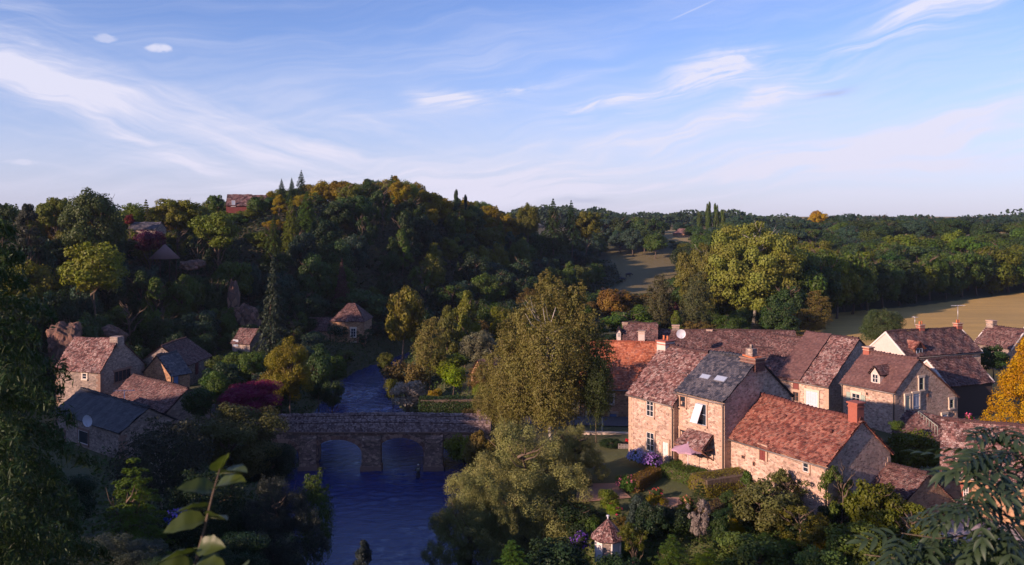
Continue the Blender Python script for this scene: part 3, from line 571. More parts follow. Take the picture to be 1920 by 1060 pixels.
# --- house with dormer
H9 = House('dormer_house', 'stone house with smooth brown roof, one small dormer and green shutters, gable to the right', q_(34.58, 89.4, -63, 6.5, 9.3, .36, 8.75, 11.6, .15, .15, 7.43), 5., 'stone_warm', 'tile_tar', quoins='quoin', tw=.24, tg=.2, lift=.015, sag=.04)
H9.gutter(('L', 'R')); H9.chimney(1613, 652, w=.75, d=.75, s_=.5, m_='brick', pots=0, capm='quoin', label='brick chimney with pale base')
H9.dormer(1633, 1650, 689, 702, 720, 'pink_render', 'tile_brown')
H9.window('F', 1598, 738, 1613, 755, frame='white_trim', cols=2, rows=2, shut='green_paint', lintel='cream'); H9.window('F', 1624, 736, 1628, 741, frame='brownpaint', cols=1, rows=1, lintel=None, sill=False, pane='dark')
H9.window('R', 1723, 708, 1731, 731, frame='green_paint', cols=1, rows=2, pane='glass', lintel='cream'); H9.door('R', 1711, 738, 1722, 767, 'bluegrey', name='shutter', label='closed blue-grey shutter'); H9.door('R', 1697, 742, 1704, 772, 'green_paint', name='door', label='green back door')
H9.window('R', 1780, 749, 1787, 765, frame='green_paint', cols=1, rows=2); H9.door('R', 1766, 777, 1774, 798, 'bluegrey', name='shutter'); H9.window('R', 1738, 738, 1741, 744, frame='brownpaint', cols=1, rows=1, lintel=None, sill=False, pane='dark')
# --- white gable house
H10 = House('long_house', 'long stone house with pale rendered left gable and two chimneys with orange pots', q_(46.99, 101.73, 22, 12.3, 6.1, .5, 9.24, 11.67, -.05, -.1, 9.2), 5., 'stone_warm', 'tile_brown', trim='white_trim', sag=.1)
m = MB(); zb = 2.5; L0 = -.05; m.prism([H10.g(L0, -.02, zb), H10.g(L0, -.02, H10.eL), H10.g(L0, H10.r*H10.W, H10.rL-.03), H10.g(L0, H10.W, H10.eb-.02), H10.g(L0, H10.W, zb)], [H10.g(.02, .02, zb), H10.g(.02, .02, H10.eL), H10.g(.02, H10.r*H10.W, H10.rL-.05), H10.g(.02, H10.W, H10.eb-.04), H10.g(.02, H10.W, zb)]); ob('gable_render', m.mesh('gable_render', M['pink_render'], H10.o), H10.t)
H10.chimney(1726, 610, w=.8, d=.6, m_='brick', pots=2); ch, c, zt = H10.chimney(1796, 607, w=.85, d=.65, m_='brick', pots=2); C10 = (c, zt)
H10.dormer(1715, 1732, 643, 654, 672, 'brownpaint', 'tile_red', 'bluegrey'); H10.gutter(())
H10.window('F', 1737, 680, 1746, 700, frame='white_trim', cols=2, rows=2, shut='bluegrey'); H10.door('F', 1787, 672, 1796, 692, 'whitepaint', name='shutter'); H10.door('F', 1806, 670, 1813, 690, 'whitepaint', name='shutter')
m = MB(); m.tube([H10.g(6.2, -.12, 9.2), H10.g(6.2, -.12, 5)], .06, 5); ob('downpipe', m.mesh('downpipe', M['pipe'], H10.o), H10.t)
# --- far right
H11 = House('far_cottage', 'cottage with plain red-brown roof and grey chimney at the far right of the village', q_(66.17, 122.0, -66, 5.6, 5.6, .5, 7.89, 10.12, -.1, .1, 8.3), 5, 'stone_grey', 'tile_brown', trim='white_trim'); H11.chimney(1858, 602, w=1.0, d=.9, s_=.5, m_='stone_grey', pots=0)
H16 = House('edge_house', 'house gable with pale verge board cut off by the right edge behind the cottage', q_(73.5, 118.0, -10, 6., 7, .5, 9.0, 11.8, 0, 0), 5, 'pink_render', 'tile_brown', trim='white_trim')
# --- wooden barn
H12 = House('plank_barn', 'open-sided barn with pale plank gable and dark lower boards beside the golden conifer', q_(46.0, 90.0, 22, 6.5, 5.2, .5, 8.1, 10.3, 0, 0), 5, 'dark_plank', 'tile_brown', trim='white_trim', cat='barn')
m = MB(); zz = 7.35
H12g = lambda t, z, e=-.06: H12.g(e, t, z)
nb = 14
for i in range(nb):
    z0 = zz+i*(H12.rL-.1-zz)/nb; z1 = z0+(H12.rL-.1-zz)/nb*.93; k = max(0, (z0-8.1)/(10.3-8.1)); t0, t1 = k*.5*5.2-.05, 5.2-k*.5*5.2+.05
    if t1 > t0: mm = MB(); mm.prism([H12g(t0, z0), H12g(t1, z0), H12g(t1, z1), H12g(t0, z1)], [H12g(t0, z0, .01), H12g(t1, z0, .01), H12g(t1, z1, .01), H12g(t0, z1, .01)]); ob('gable_plank', mm.mesh('gable_plank', M['plank'], H12.o), H12.t)
for i in range(18):
    mm = MB(); t0 = i*5.2/18; mm.prism([H12g(t0, 3.5, -.05), H12g(t0+.26, 3.5, -.05), H12g(t0+.26, 3.5, .01), H12g(t0, 3.5, .01)], [H12g(t0, 7.3, -.05-.02*(i % 2)), H12g(t0+.26, 7.3, -.05-.02*(i % 2)), H12g(t0+.26, 7.3, .01), H12g(t0, 7.3, .01)]); ob('wall_board', mm.mesh('wall_board', M['dark_plank'], H12.o), H12.t)
H13 = House('lean_to', 'low lean-to with small red-pink tile roof under the right gable of the dormer house', q_(35.6, 79.5, -52, 5.2, 3.2, .82, 5.9, 7.5, 0, 0, 7.1), 4.6, 'stone_brown', 'tile_brown', ridge=False, cat='shed')
# --- bottom right
H14 = House('corner_house', 'stone house with lichened red-purple roof in the lower right corner behind dark leaves', q_(30.92, 61.4, -28, 6.6, 6.2, .46, 7.63, 10.75, .0, .0, 8), 4.7, 'stone_brown', 'tile_purple', quoins='quoin', sag=.12)
H14.window('F', 1806, 912, 1816, 945, frame='white_trim', cols=2, rows=3, lintel='brick'); H14.gutter(('L',))
H15 = House('outbuilding', 'low outbuilding with faded pink-brown roof behind the cherry trees', q_(23.0, 62.6, -62, 6.0, 5.9, .55, 6.2, 8.05, 0, .1, 6.0), 4.7, 'stone_brown', 'tile_brown', trim=None)
# conical slate turret
t = thing('slate_turret', 'small round turret with conical slate roof at the right edge beside the corner house', 'turret', (36.6, 60.0, 4.7))
m = MB(); m.cone((36.6, 60, 4.2), 1.25, 1.25, 3.2, 20); ob('wall', m.mesh('wall', M['pink_render'], t.location), t); m = MB(); m.cone((36.6, 60, 7.4), 1.6, .05, 2.0, 20); ob('roof', m.mesh('roof', M['slate'], t.location), t); m = MB(); m.cone((36.6, 60, 9.35), .06, .02, .6, 6); ob('finial', m.mesh('finial', M['metal'], t.location), t)
# --- small ones behind the orange house
H5 = House('dormer_cottage', 'small cottage with purple-brown roof, one chimney and a pale dormer left behind the orange roof', q_(15.3, 118, -12, 4.6, 6, .5, 7.5, 10.8, 0, 0), 4.8, 'stone_grey', 'tile_brown'); H5.chimney(1172, 606, w=.7, d=.7, m_='stone_grey', pots=0); H5.dormer(1156, 1164, 617, 624, 634, 'pink_render', 'tile_brown')
H6 = House('low_annex', 'low white annex with shallow red roof between the cottage and the row house', q_(16.3, 106.0, -12, 4.2, 4., .5, 9.0, 10.1, 0, 0), 4.8, 'pink_render', 'tile_brown'); H6.chimney(1203, 622, w=.8, d=.8, m_='pink_render', pots=0)
H17 = House('garden_shed', 'garden shed with plain red roof just left of the birch', q_(-3.4, 107, 35, 3.6, 3.2, .5, 4.6+1.3, 7.7, 0, 0), 4.5, 'stone_brown', 'tile_brown', ridge=False, cat='shed')
# --- left bank
LH1 = House('riverside_house', 'far left stone house with lichened roof and a big glazed opening in its gable', q_(-52.46, 98.09, -16, 6.2, 7.2, .41, 8.44, 11.67, -.1, .1, 8.12), 4, 'stone_grey', 'tile_purple', quoins='dark_quoin', ridge=False, sag=.1)
LH1.chimney(219, 631, w=1.1, d=1.1, s_=5.9, m_='stone_grey', pots=0, cap=False, label='thick stone chimney at the gable'); w = LH1.window('R', 214, 694, 244, 714, frame='brownpaint', cols=4, rows=1, lintel='dark_quoin', label='wide glazed opening', jamb=False); LH1.window('F', 155, 700, 163, 711, cols=1, rows=2)
LH3 = House('gabled_cottage', 'small stone cottage with slate roof and blue shutter beside the lane, left of the river', q_(-40.0, 100.0, 60, 2.7, 4.8, .5, 7.3, 9.4, 0, 0, 7.3), 4.0, 'stone_brown', 'slate', tw=.25, tg=.22, lift=.015)
LH3.door('F', 325, 706, 333, 728, 'blue', name='shutter', lintel='dark_quoin')
LH4 = House('back_cottage', 'stone cottage with purple tile roof and red door behind the gabled cottage', q_(-42.7, 112, 88, 7.8, 6.8, .5, 6.4, 8.8, .0, .0, 6.3), 3.8, 'stone_grey', 'tile_brown'); LH4.door('F', 366, 681, 371, 702, 'redpaint', lintel=None)
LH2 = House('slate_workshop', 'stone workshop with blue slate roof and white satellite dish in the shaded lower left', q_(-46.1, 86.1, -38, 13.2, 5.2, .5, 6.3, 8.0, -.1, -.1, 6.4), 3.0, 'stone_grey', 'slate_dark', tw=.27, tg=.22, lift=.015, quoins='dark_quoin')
LH2.window('F', 148, 808, 166, 832, cols=1, rows=1, frame='white_trim', lintel='dark_quoin'); LH2.window('F', 108, 808, 122, 830, cols=1, rows=1, frame='brownpaint', lintel='dark_quoin')
LH2b = House('slate_annex', 'dark brown-purple roofed annex joined behind the workshop, lower left', q_(-44.1, 93.8, -38, 11., 5.2, .5, 5.9, 8.0, -.2, -.2, 6.0), 2, 'stone_grey', 'tile_brown')
LH5 = House('hip_roof_house', 'square stone house with hipped tile roof and white windows beyond the river bend', q_(-32.3, 152, -3, 6.0, 6.4, .5, 7.3, 10.1, 0, 0), 3.4, 'stone_brown', 'tile_brown', hip=True, ridge=False)
LH5.window('F', 633, 617, 641, 629, cols=2, rows=2); LH5.window('F', 658, 616, 667, 632, cols=2, rows=3); LH5.window('F', 658, 643, 667, 657, cols=2, rows=3)
LH5b = House('lean_shed', 'low shed with brown roof joined left of the hip roofed house', q_(-37.0, 153.5, -3, 4.2, 5, .5, 5.4, 7.4, 0, 0), 3.4, 'stone_brown', 'tile_brown', ridge=False, cat='shed')
LH6 = House('blue_window_hut', 'tiny mossy roofed hut with bright blue window among trees, left of the river', q_(-42.0, 128, -20, 3.2, 4.2, .5, 7.0, 8.9, 0, 0), 4.5, 'stone_grey', 'tile_brown', ridge=False, cat='hut'); LH6.window('F', 437, 637, 447, 650, cols=1, rows=1, pane='bluegrey', lintel=None, sill=False)
# --- on the hill
z0 = HC+(YH-408)/F*205
HR = House('red_house', 'red timbered house with red tile roof and blue windows on the hilltop skyline', q_((424-960)/F*205, 205, 12, 5.6, 7, .5, z0+2.9, z0+5.6, 0, 0), z0, 'red_leaf_wall', 'tile_brown', ridge=False, tg=.4, tw=.5)
HR2 = House('red_house_wing', 'long red roofed wing joined right of the red hilltop house', q_((446-960)/F*206, 208, 12, 6., 5, .5, z0+3.1, z0+5.5, 0, 0), z0, 'red_leaf_wall', 'tile_brown', ridge=False, tg=.4, tw=.5)
HR.window('F', 434, 376, 441, 387, cols=2, rows=1, pane='bluegrey', lintel=None); HR2.window('F', 462, 376, 468, 386, cols=1, rows=1, pane='bluegrey', lintel=None)
hx, hy = (309-960)/F*150, 150.; hz = HC+(YH-484)/F*150
t = thing('thatched_hut', 'round hut with conical thatched roof half way up the wooded hill', 'hut', (hx, hy, hz-1.6))
m = MB(); m.cone((hx, hy, hz-.1), 2.6, .12, 2.5, 22); ob('roof', m.mesh('roof', M['thatch'], t.location), t)
for k in range(8): m = MB(); a = k*pi/4; m.tube([(hx+2.0*cos(a), hy+2*sin(a), hz-4), (hx+2.0*cos(a), hy+2*sin(a), hz)], .09, 5); ob('post', m.mesh('post', M['dark_plank'], t.location), t)
hx2 = (265-960)/F*165; z2 = HC+(YH-430)/F*165
HB = House('blue_roof_house', 'low house with long blue-grey roof showing above the purple bush on the hill', q_(hx2-2.6, 165, 0, 5.4, 5, .5, z2, z2+1.3, 0, 0), z2-3, 'stone_grey', 'slate', ridge=False, tg=.4, tw=.5)
HF = House('orange_gable_house', 'orange-walled gabled house among trees on the far ridge', q_((1262-960)/F*395, 395, -55, 7, 7, .5, HC+(YH-438)/F*395, HC+(YH-429)/F*395, 0, 0), HC+(YH-455)/F*395, 'stone_brown', 'tile_brown', ridge=False, tg=.8, tw=.9)
# ------------------------------------------------------------------ bridge
def bridge():
    o = (-14, 88, 0); t = thing('stone_bridge', 'old stone arch bridge with rubble parapets over the river', 'bridge', o)
    YF, YB = 88.0, 91.6; x0, x1 = -29., -2.2; ZD = 3.75
    arches = [(-25.9, -22.0, 2.6, 1.2), (-20.5, -15.5, 2.92, 1.45), (-13.95, -9.1, 3.12, 1.6), (-7.4, -3.2, 2.9, 1.5)]
    def intr(x):
        for a, b, zc, zs in arches:
            if a <= x <= b: u = (x-(a+b)/2)/((b-a)/2); return zs+(zc-zs)*math.sqrt(max(0, 1-u*u))
        return None
    X = sorted(set([x0, x1]+[a+(b-a)*(1-cos(pi*i/20))/2 for a, b, _, _ in arches for i in range(21)]+[x for x in np.arange(x0, x1, .5)]))
    m = MB()
    for xa, xb in zip(X[:-1], X[1:]):
        inside = intr((xa+xb)/2) is not None; za, zb = (intr(xa), intr(xb)) if inside else (-1.5, -1.5)
        if inside and za is None: za = intr(xa+1e-6)
        if inside and zb is None: zb = intr(xb-1e-6)
        m.add([(xa, YF, za), (xb, YF, zb), (xb, YF, ZD), (xa, YF, ZD)], [(0, 1, 2, 3)]); m.add([(xa, YB, za), (xb, YB, zb), (xb, YB, ZD), (xa, YB, ZD)], [(3, 2, 1, 0)])
        if inside: m.add([(xa, YF, za), (xb, YF, zb), (xb, YB, zb), (xa, YB, za)], [(3, 2, 1, 0)])
    for a, b, zc, zs in arches:
        for x in (a, b): m.add([(x, YF, -1.5), (x, YB, -1.5), (x, YB, zs), (x, YF, zs)], [(0, 1, 2, 3)])
    m.add([(x0, YF, ZD), (x1, YF, ZD), (x1, YB, ZD), (x0, YB, ZD)], [(0, 1, 2, 3)]); m.add([(x0, YF, -1.5), (x0, YB, -1.5), (x0, YB, ZD), (x0, YF, ZD)], [(3, 2, 1, 0)]); m.add([(x1, YF, -1.5), (x1, YB, -1.5), (x1, YB, ZD), (x1, YF, ZD)], [(0, 1, 2, 3)])
    ob('span', m.mesh('span', M['stone_bridge'], o), t)
    rb = random.Random(3)
    vm = [plain(c, .9, .6, 6., .5) for c in ((.24, .13, .09), (.36, .22, .16), (.17, .09, .07))]; vm = [mat('arch_stone', f) for f in vm]
    for a, b, zc, zs in arches:                       # voussoirs ring each arch
        nn = 19
        for i in range(nn):
            t0, t1 = pi*i/nn+.012, pi*(i+1)/nn-.012; c = (a+b)/2; rx, rz = (b-a)/2, zc-zs; k = .42+rb.uniform(-.06, .08); pr = .03+rb.uniform(0, .04)
            f = lambda th, e: (c-(rx+e)*cos(th), zs+(rz+e)*sin(th)); q = [f(t0, .004), f(t1, .004), f(t1, k), f(t0, k)]
            m = MB(); m.prism([(x, YF-pr, z) for x, z in q], [(x, YF+.05, z) for x, z in q]); ob('voussoir', m.mesh('voussoir', vm[rb.randrange(3)], o), t)
    for i, (a, b, zt) in enumerate([(-21.75, -19.98, 3.45), (-15.38, -13.4, 3.35), (-8.95, -7.05, 3.45)]):   # rectangular buttress piers
        m = MB(); yf = 87.05; m.prism([(a, yf, -1.5), (b, yf, -1.5), (b, YF+.02, -1.5), (a, YF+.02, -1.5)], [(a+.05, yf+.1, zt-.25), (b-.05, yf+.1, zt-.25), (b-.05, YF+.02, zt), (a+.05, YF+.02, zt)])
        p_ = ob('pier', m.mesh('pier', M['stone_bridge'], o), t)
        m = MB(); m.prism([(a-.12, yf-.18, -1.5), (b+.12, yf-.18, -1.5), (b+.12, YF+.03, -1.5), (a-.12, YF+.03, -1.5)], [(a-.1, yf-.15, .42), (b+.1, yf-.15, .42), (b+.1, YF+.03, .5), (a-.1, YF+.03, .5)]); ob('footing', m.mesh('footing', M['dark_quoin'], o), p_)
    m = MB(); m.box(((x0+x1)/2, YF-.06, 3.70), ((x1-x0)/2, .16, .07)); ob('string_course', m.mesh('string_course', M['dark_quoin'], o), t)
    def hump(x): return .20*math.exp(-((x+13.5)/7)**2)
    m = MB(); m.box(((x0+x1)/2, (YF+YB)/2, ZD+.02), ((x1-x0)/2, (YB-YF)/2-.05, .03)); ob('deck', m.mesh('deck', M['road'], o), t)
    for nm, y, zt, wd, lab in (('parapet', YF+.22, 4.62, .26, 'front parapet'), ('parapet', YB-.22, 4.58, .26, 'back parapet')):
        m = MB(); m.box(((x0+x1)/2, y, (ZD+zt)/2-.02), ((x1-x0)/2, wd-.05, (zt-ZD)/2-.02)); p_ = ob(nm, m.mesh(nm, M['stone_bridge'], o), t, label=lab)
        parts = []
        for (ya, za, yb, zb) in ((y-wd, ZD+.02, y-wd+.02, zt-.12), (y+wd, ZD+.02, y+wd-.02, zt-.12), (y-wd-.05, zt-.12, y, zt+.12), (y+wd+.05, zt-.12, y, zt+.12)):
            for k in range(6):
                xa = x0+(x1-x0)*k/6; xb = x0+(x1-x0)*(k+1)/6; h0, h1_ = hump(xa), hump(xb)
                hh = lambda z, hq: z+hq*(1 if z > ZD+.1 else 0)
                v, q, rn = tile_quads((xa, ya, hh(za, h0)), (xb, ya, hh(za, h1_)), (xb, yb, hh(zb, h1_)), (xa, yb, hh(zb, h0)), .17, .11 if abs(ya-yb) > .1 else .13, .05, 1.2, 0, .015); parts.append((v, q, rn))
        v, q, rn = join_quads(parts); ob('rubble_courses', npmesh('rubble_courses', v-np.array(o), q, M['coping'], rnd=rn), p_, kind='stuff')
    m = MB(); m.box((-3.55, YB-.22, 4.55), (.22, .3, .62)); ob('end_post', m.mesh('end_post', M['dark_quoin'], o), t)
bridge()

# ------------------------------------------------------------------ plants
def unit(v): return v/np.maximum(np.linalg.norm(v, axis=1, keepdims=True), 1e-9)
def leafmesh(name, Cn, Nr, size, asp=.55, color=None, cr=None, mat_='leaf', up=None, bend=0.):
    k = len(Cn); Nr = unit(Nr); t = rng.normal(size=(k, 3))
    if up is not None: t = t*.35+up
    t = unit(t-Nr*(t*Nr).sum(1, keepdims=True)); b = np.cross(Nr, t); s = (size*rng.uniform(.6, 1.35, k))[:, None]
    V = np.stack([Cn-t*s*.5, Cn+b*s*asp*.5-t*s*.05, Cn+t*s*.5, Cn-b*s*asp*.5-t*s*.05], 1).reshape(-1, 3)
    r = rng.uniform(0, 1, k) if cr is None else np.clip(cr+rng.normal(0, .10, k), 0, 1)
    return npmesh(name, V, np.arange(k*4).reshape(-1, 4), M[mat_], rnd=r)
def blobs_crown(k, nb, leaf, env='round', br=(.20, .36), fill=.12, flat=.8, seed=0):
    """unit crown: radius 1, z from 0 to 2, leaves on many overlapping clumps"""
    g = np.random.default_rng(seed); d = unit(g.normal(size=(nb, 3))); rad = g.uniform(.45, .80, nb)[:, None]
    c = d*rad; c[:, 2] = np.where(c[:, 2] < -.72, -c[:, 2]*.3, c[:, 2])
    if env == 'cone': z = g.uniform(-.9, .85, nb); w = (.95-z)/1.9*.85+.05; th = g.uniform(0, 2*pi, nb); rr = np.sqrt(g.uniform(.35, 1, nb)); c = np.stack([w*rr*np.cos(th), w*rr*np.sin(th), z], 1)
    if env == 'col': z = g.uniform(-.95, .85, nb); w = .62*np.sqrt(np.clip(1-z**2*.85, 0, 1)); th = g.uniform(0, 2*pi, nb); c = np.stack([w*np.cos(th), w*np.sin(th), z], 1)
    if env == 'wide': c[:, 2] *= .8
    r = g.uniform(*br, nb); r = r*(1 if env not in ('cone', 'col') else 1)*np.where(c[:, 2] > .5, .8, 1)
    tone = g.uniform(0, 1, nb)
    w = r**2/np.sum(r**2); idx = g.choice(nb, k, p=w); dd = unit(g.normal(size=(k, 3))); dd[:, 2] = np.where(dd[:, 2] < -.5, dd[:, 2]*.5, dd[:, 2]); dd = unit(dd)
    # clump surfaces themselves made of smaller tufts
    tf = g.normal(size=(k, 3))*.16; q = (dd*7).astype(int); tuft = np.sin(q[:, 0]*12.9+q[:, 1]*78.2+q[:, 2]*37.7+idx)*.13
    rr = (r[idx]*(g.uniform(.80, 1.06, k)+tuft))[:, None]
    Cn = c[idx]+dd*rr*np.array([1, 1, flat]); kf = int(k*fill); Cn[:kf] = c[idx[:kf]]+dd[:kf]*rr[:kf]*.6
    out = unit(Cn*np.array([1, 1, 1.])+np.array([0, 0, .25])); Nr = dd*.75+out*.35+g.normal(size=(k, 3))*.42
    Cn = Cn+np.array([0, 0, 1.]); return Cn, Nr, leaf, tone[idx]*.55+.22
def spruce(k, seed=0, tiers=16, leaf=.1, droop=.25, top=.02):
    g = np.random.default_rng(seed); C_, N_ = [], []
    for i in range(tiers):
        f = i/(tiers-1); z = 2*f**.9; R_ = (1-f)**.85*(1-.12*(i % 2))+top; nbr = int(9-4*f)+2; a0 = g.uniform(0, 6)
        for j in range(nbr):
            a = a0+2*pi*j/nbr+g.normal(0, .15); L = R_*g.uniform(.75, 1.12); kk = max(6, int(k/(tiers*7.5)*(.35+1.3*(1-f))))
            t = np.sqrt(g.uniform(.02, 1, kk)); w = .16*(1.15-t)*L+.02; s = g.normal(0, 1, kk)*w*.8
            x = np.cos(a)*t*L-np.sin(a)*s; y = np.sin(a)*t*L+np.cos(a)*s; zz = z-droop*t*t*L+g.normal(0, .012, kk)-np.abs(s)*.35
            C_.append(np.stack([x, y, zz], 1)); N_.append(np.stack([np.cos(a)*.3*np.ones(kk), np.sin(a)*.3*np.ones(kk), np.ones(kk)], 1)+g.normal(size=(kk, 3))*.4)
    Cn = np.concatenate(C_); return Cn, np.concatenate(N_), leaf, None
def weeping(k, seed=0, strands=240, leaf=.05, hang=.55, env='round'):
    g = np.random.default_rng(seed); d = unit(g.normal(size=(strands, 3))); rad = g.uniform(.35, 1., strands)**.6
    p = d*rad[:, None]*np.array([.95, .95, .95]); p[:, 2] += .15; kk = k//strands; C_ = []; N_ = []; tn = []
    for i in range(strands):
        t = g.uniform(0, 1, kk); L = hang*g.uniform(.5, 1.3); sp = .035+.05*np.sin(t*pi)
        x = p[i, 0]*(1+.12*t)+g.normal(0, 1, kk)*sp; y = p[i, 1]*(1+.12*t)+g.normal(0, 1, kk)*sp; z = p[i, 2]+.12*np.sin(t*2.2)-L*t*t
        C_.append(np.stack([x, y, z], 1)); o = unit(p[i:i+1])*np.array([1, 1, .3]); N_.append(np.repeat(o, kk, 0)+g.normal(size=(kk, 3))*.55); tn.append(np.full(kk, g.uniform(.2, .8)))
    Cn = np.concatenate(C_); Cn[:, 2] = np.clip(Cn[:, 2], -1, 1.2)+1; return Cn, np.concatenate(N_), leaf, np.concatenate(tn)
PROTO = {}
def proto(key, data, **kw):
    Cn, Nr, lf, cr = data; PROTO.setdefault(key, []).append(leafmesh('crown', Cn, Nr, lf, cr=cr, **kw))
for s in range(6): proto('round', blobs_crown(9500, 30+6*s, .085, 'round', (.16, .34), seed=s), asp=.7)
for s in range(3): proto('oak', blobs_crown(12000, 64, .075, 'wide', (.13, .26), seed=20+s), asp=.75)
proto('dense', blobs_crown(22000, 150, .05, 'round', (.12, .2), seed=30, flat=1.), asp=.8)
proto('cone', blobs_crown(10000, 46, .075, 'cone', (.14, .26), seed=31), asp=.7); proto('cone', blobs_crown(10000, 60, .075, 'cone', (.12, .22), seed=32), asp=.7)
proto('col', blobs_crown(4500, 30, .16, 'col', (.28, .42), seed=33), asp=.6)
proto('spruce', spruce(9000, 40, 17, .085)); proto('spruce', spruce(9000, 41, 20, .08, .35))
proto('cedar', spruce(9000, 42, 11, .09, .05, .12)); proto('sparse', blobs_crown(5200, 34, .07, 'round', (.1, .22), seed=36, fill=.3), asp=.6)
proto('shrub', blobs_crown(5200, 26, .10, 'wide', (.22, .4), seed=34), asp=.65); proto('shrub', blobs_crown(5200, 34, .09, 'wide', (.18, .36), seed=35), asp=.65)
proto('weep', weeping(16000, 50, 260, .055)); proto('weepcol', weeping(14000, 51, 220, .06, .35))
def birch_data(k, seed, lobes, leaf):
    g = np.random.default_rng(seed); out = []
    for (x, y, z, r_, zz) in lobes:
        Cn, Nr, lf, cr = weeping(int(k*r_*r_*.9), g.integers(999), max(30, int(1500*r_*r_)), leaf, .5); Cn = (Cn-[0, 0, 1])*[r_, r_, zz]+[x, y, z]; out.append((Cn, Nr, cr))
    return np.concatenate([o[0] for o in out]), np.concatenate([o[1] for o in out]), leaf, np.concatenate([o[2] for o in out])
proto('birch', birch_data(70000, 5, [(.02, 0, 1.60, .30, .34), (.24, .1, 1.48, .32, .34), (-.26, 0, 1.36, .32, .36), (-.58, .1, 1.16, .26, .38), (.44, -.1, 1.24, .34, .38), (.66, 0, .92, .32, .36), (.05, -.3, 1.05, .52, .42), (.5, .1, .72, .42, .36), (-.45, -.1, .70, .46, .36), (0, .2, .45, .55, .4), (.72, .1, .52, .28, .3), (-.1, .1, 1.86, .17, .16), (.38, 0, 1.72, .18, .2), (.0, -.4, .62, .4, .4)], .026), asp=.5)
def willow_data(k, nb, seed, leaf):                       # upright feathery sprays on soft mounds
    Cn, Nr, lf, cr = blobs_crown(k, nb, leaf, 'round', (.15, .30), seed=seed, flat=1.); g = np.random.default_rng(seed+1)
    m = len(Cn)//2; Cn[:m, 2] += g.exponential(.035, m); Cn[:m, :2] *= 1+g.exponential(.02, (m, 1)); return Cn, Nr, lf, cr
def lobes(k, seed, L, leaf, fn):
    out = []; tot = sum(l[3]**2 for l in L)
    for i, (x, y, z, r_, zz) in enumerate(L):
        Cn, Nr, lf, cr = fn(int(k*r_*r_/tot), seed+i); out.append(((Cn-[0, 0, 1])*[r_, r_, zz]+[x, y, z], Nr, cr))
    return np.concatenate([o[0] for o in out]), np.concatenate([o[1] for o in out]), leaf, np.concatenate([o[2] for o in out])
wf = lambda k, sd: willow_data(k, 34, sd, .021)
proto('willow', lobes(115000, 60, [(0, .1, 1.55, .34, .42), (-.3, -.1, 1.25, .36, .40), (.32, 0, 1.28, .34, .42), (-.62, .1, .92, .34, .36), (.63, -.1, 1.0, .33, .42), (.05, -.45, 1.0, .42, .42), (-.4, -.4, .66, .40, .36), (.45, -.4, .66, .38, .36), (-.78, -.1, .48, .27, .30), (.75, .2, .55, .28, .34), (0, -.2, .42, .5, .36), (.15, .3, 1.15, .5, .5), (-.15, 0, 1.78, .16, .22), (.48, .1, 1.52, .16, .24)], .021, wf), asp=.45)
proto('bigpoplar', blobs_crown(60000, 210, .036, 'round', (.09, .17), seed=61, fill=.2), asp=.75)
proto('hero', blobs_crown(42000, 110, .036, 'wide', (.12, .24), seed=62), asp=.6); proto('hero', blobs_crown(42000, 90, .038, 'round', (.12, .24), seed=63), asp=.6)
proto('golden', blobs_crown(34000, 260, .034, 'cone', (.07, .12), seed=64, flat=1.1), asp=.5)
proto('layered', spruce(24000, 65, 9, .05, .10, .15), asp=.5)
def trunk_mesh(seed, limbs=7, m_='bark', spread=.7, r0=.045):
    g = random.Random(seed); m = MB(); pts = [(0, 0, -.06)]; x = y = 0
    for i in range(1, 8): x += g.gauss(0, .03); y += g.gauss(0, .03); pts.append((x, y, i/8))
    m.tube(pts, [r0*(1.35 if i == 0 else 1-.11*i) for i in range(8)], 7)
    for j in range(limbs):
        i = g.randrange(3, 7); p = Vector(pts[i]); a = 2*pi*j/limbs+g.gauss(0, .4); L = spread*g.uniform(.6, 1); q = [p]
        for k in range(1, 5): q.append(p+Vector((cos(a)*L*k/4+g.gauss(0, .03), sin(a)*L*k/4+g.gauss(0, .03), (.07*k+g.gauss(0, .015))*(1.1 if i < 6 else .8))))
        m.tube(q, [r0*.5*(1-.2*k) for k in range(5)], 5)
        for k in (2, 3):
            b = a+g.choice((-1, 1))*.8; e = q[k]; m.tube([e, e+Vector((cos(b)*.18, sin(b)*.18, .05)), e+Vector((cos(b)*.3, sin(b)*.3, .13))], [r0*.22, r0*.14, r0*.05], 4)
    return m.mesh('trunk', M[m_])
TR = {'bark': [trunk_mesh(s, 7, 'bark', .5) for s in range(4)], 'pale_bark': [trunk_mesh(s+10, 8, 'pale_bark', .26, .03) for s in range(2)], 'slim': [trunk_mesh(20, 0, 'bark', .1, .05)]}
GR = dict(dark=(.030, .052, .016), deep=(.020, .038, .016), olive=(.085, .098, .018), gold=(.16, .125, .016), blue=(.028, .052, .032), brown=(.105, .078, .026), mid=(.052, .082, .018), light=(.11, .145, .022), bright=(.13, .20, .018),
          silver=(.15, .145, .095), purple=(.10, .022, .045), pink=(.30, .12, .13), rust=(.12, .07, .024), grey=(.22, .19, .17), birch=(.13, .120, .040), orangeg=(.30, .20, .03), red=(.10, .018, .02))
cnt = [0]
FRAME_TREES = []
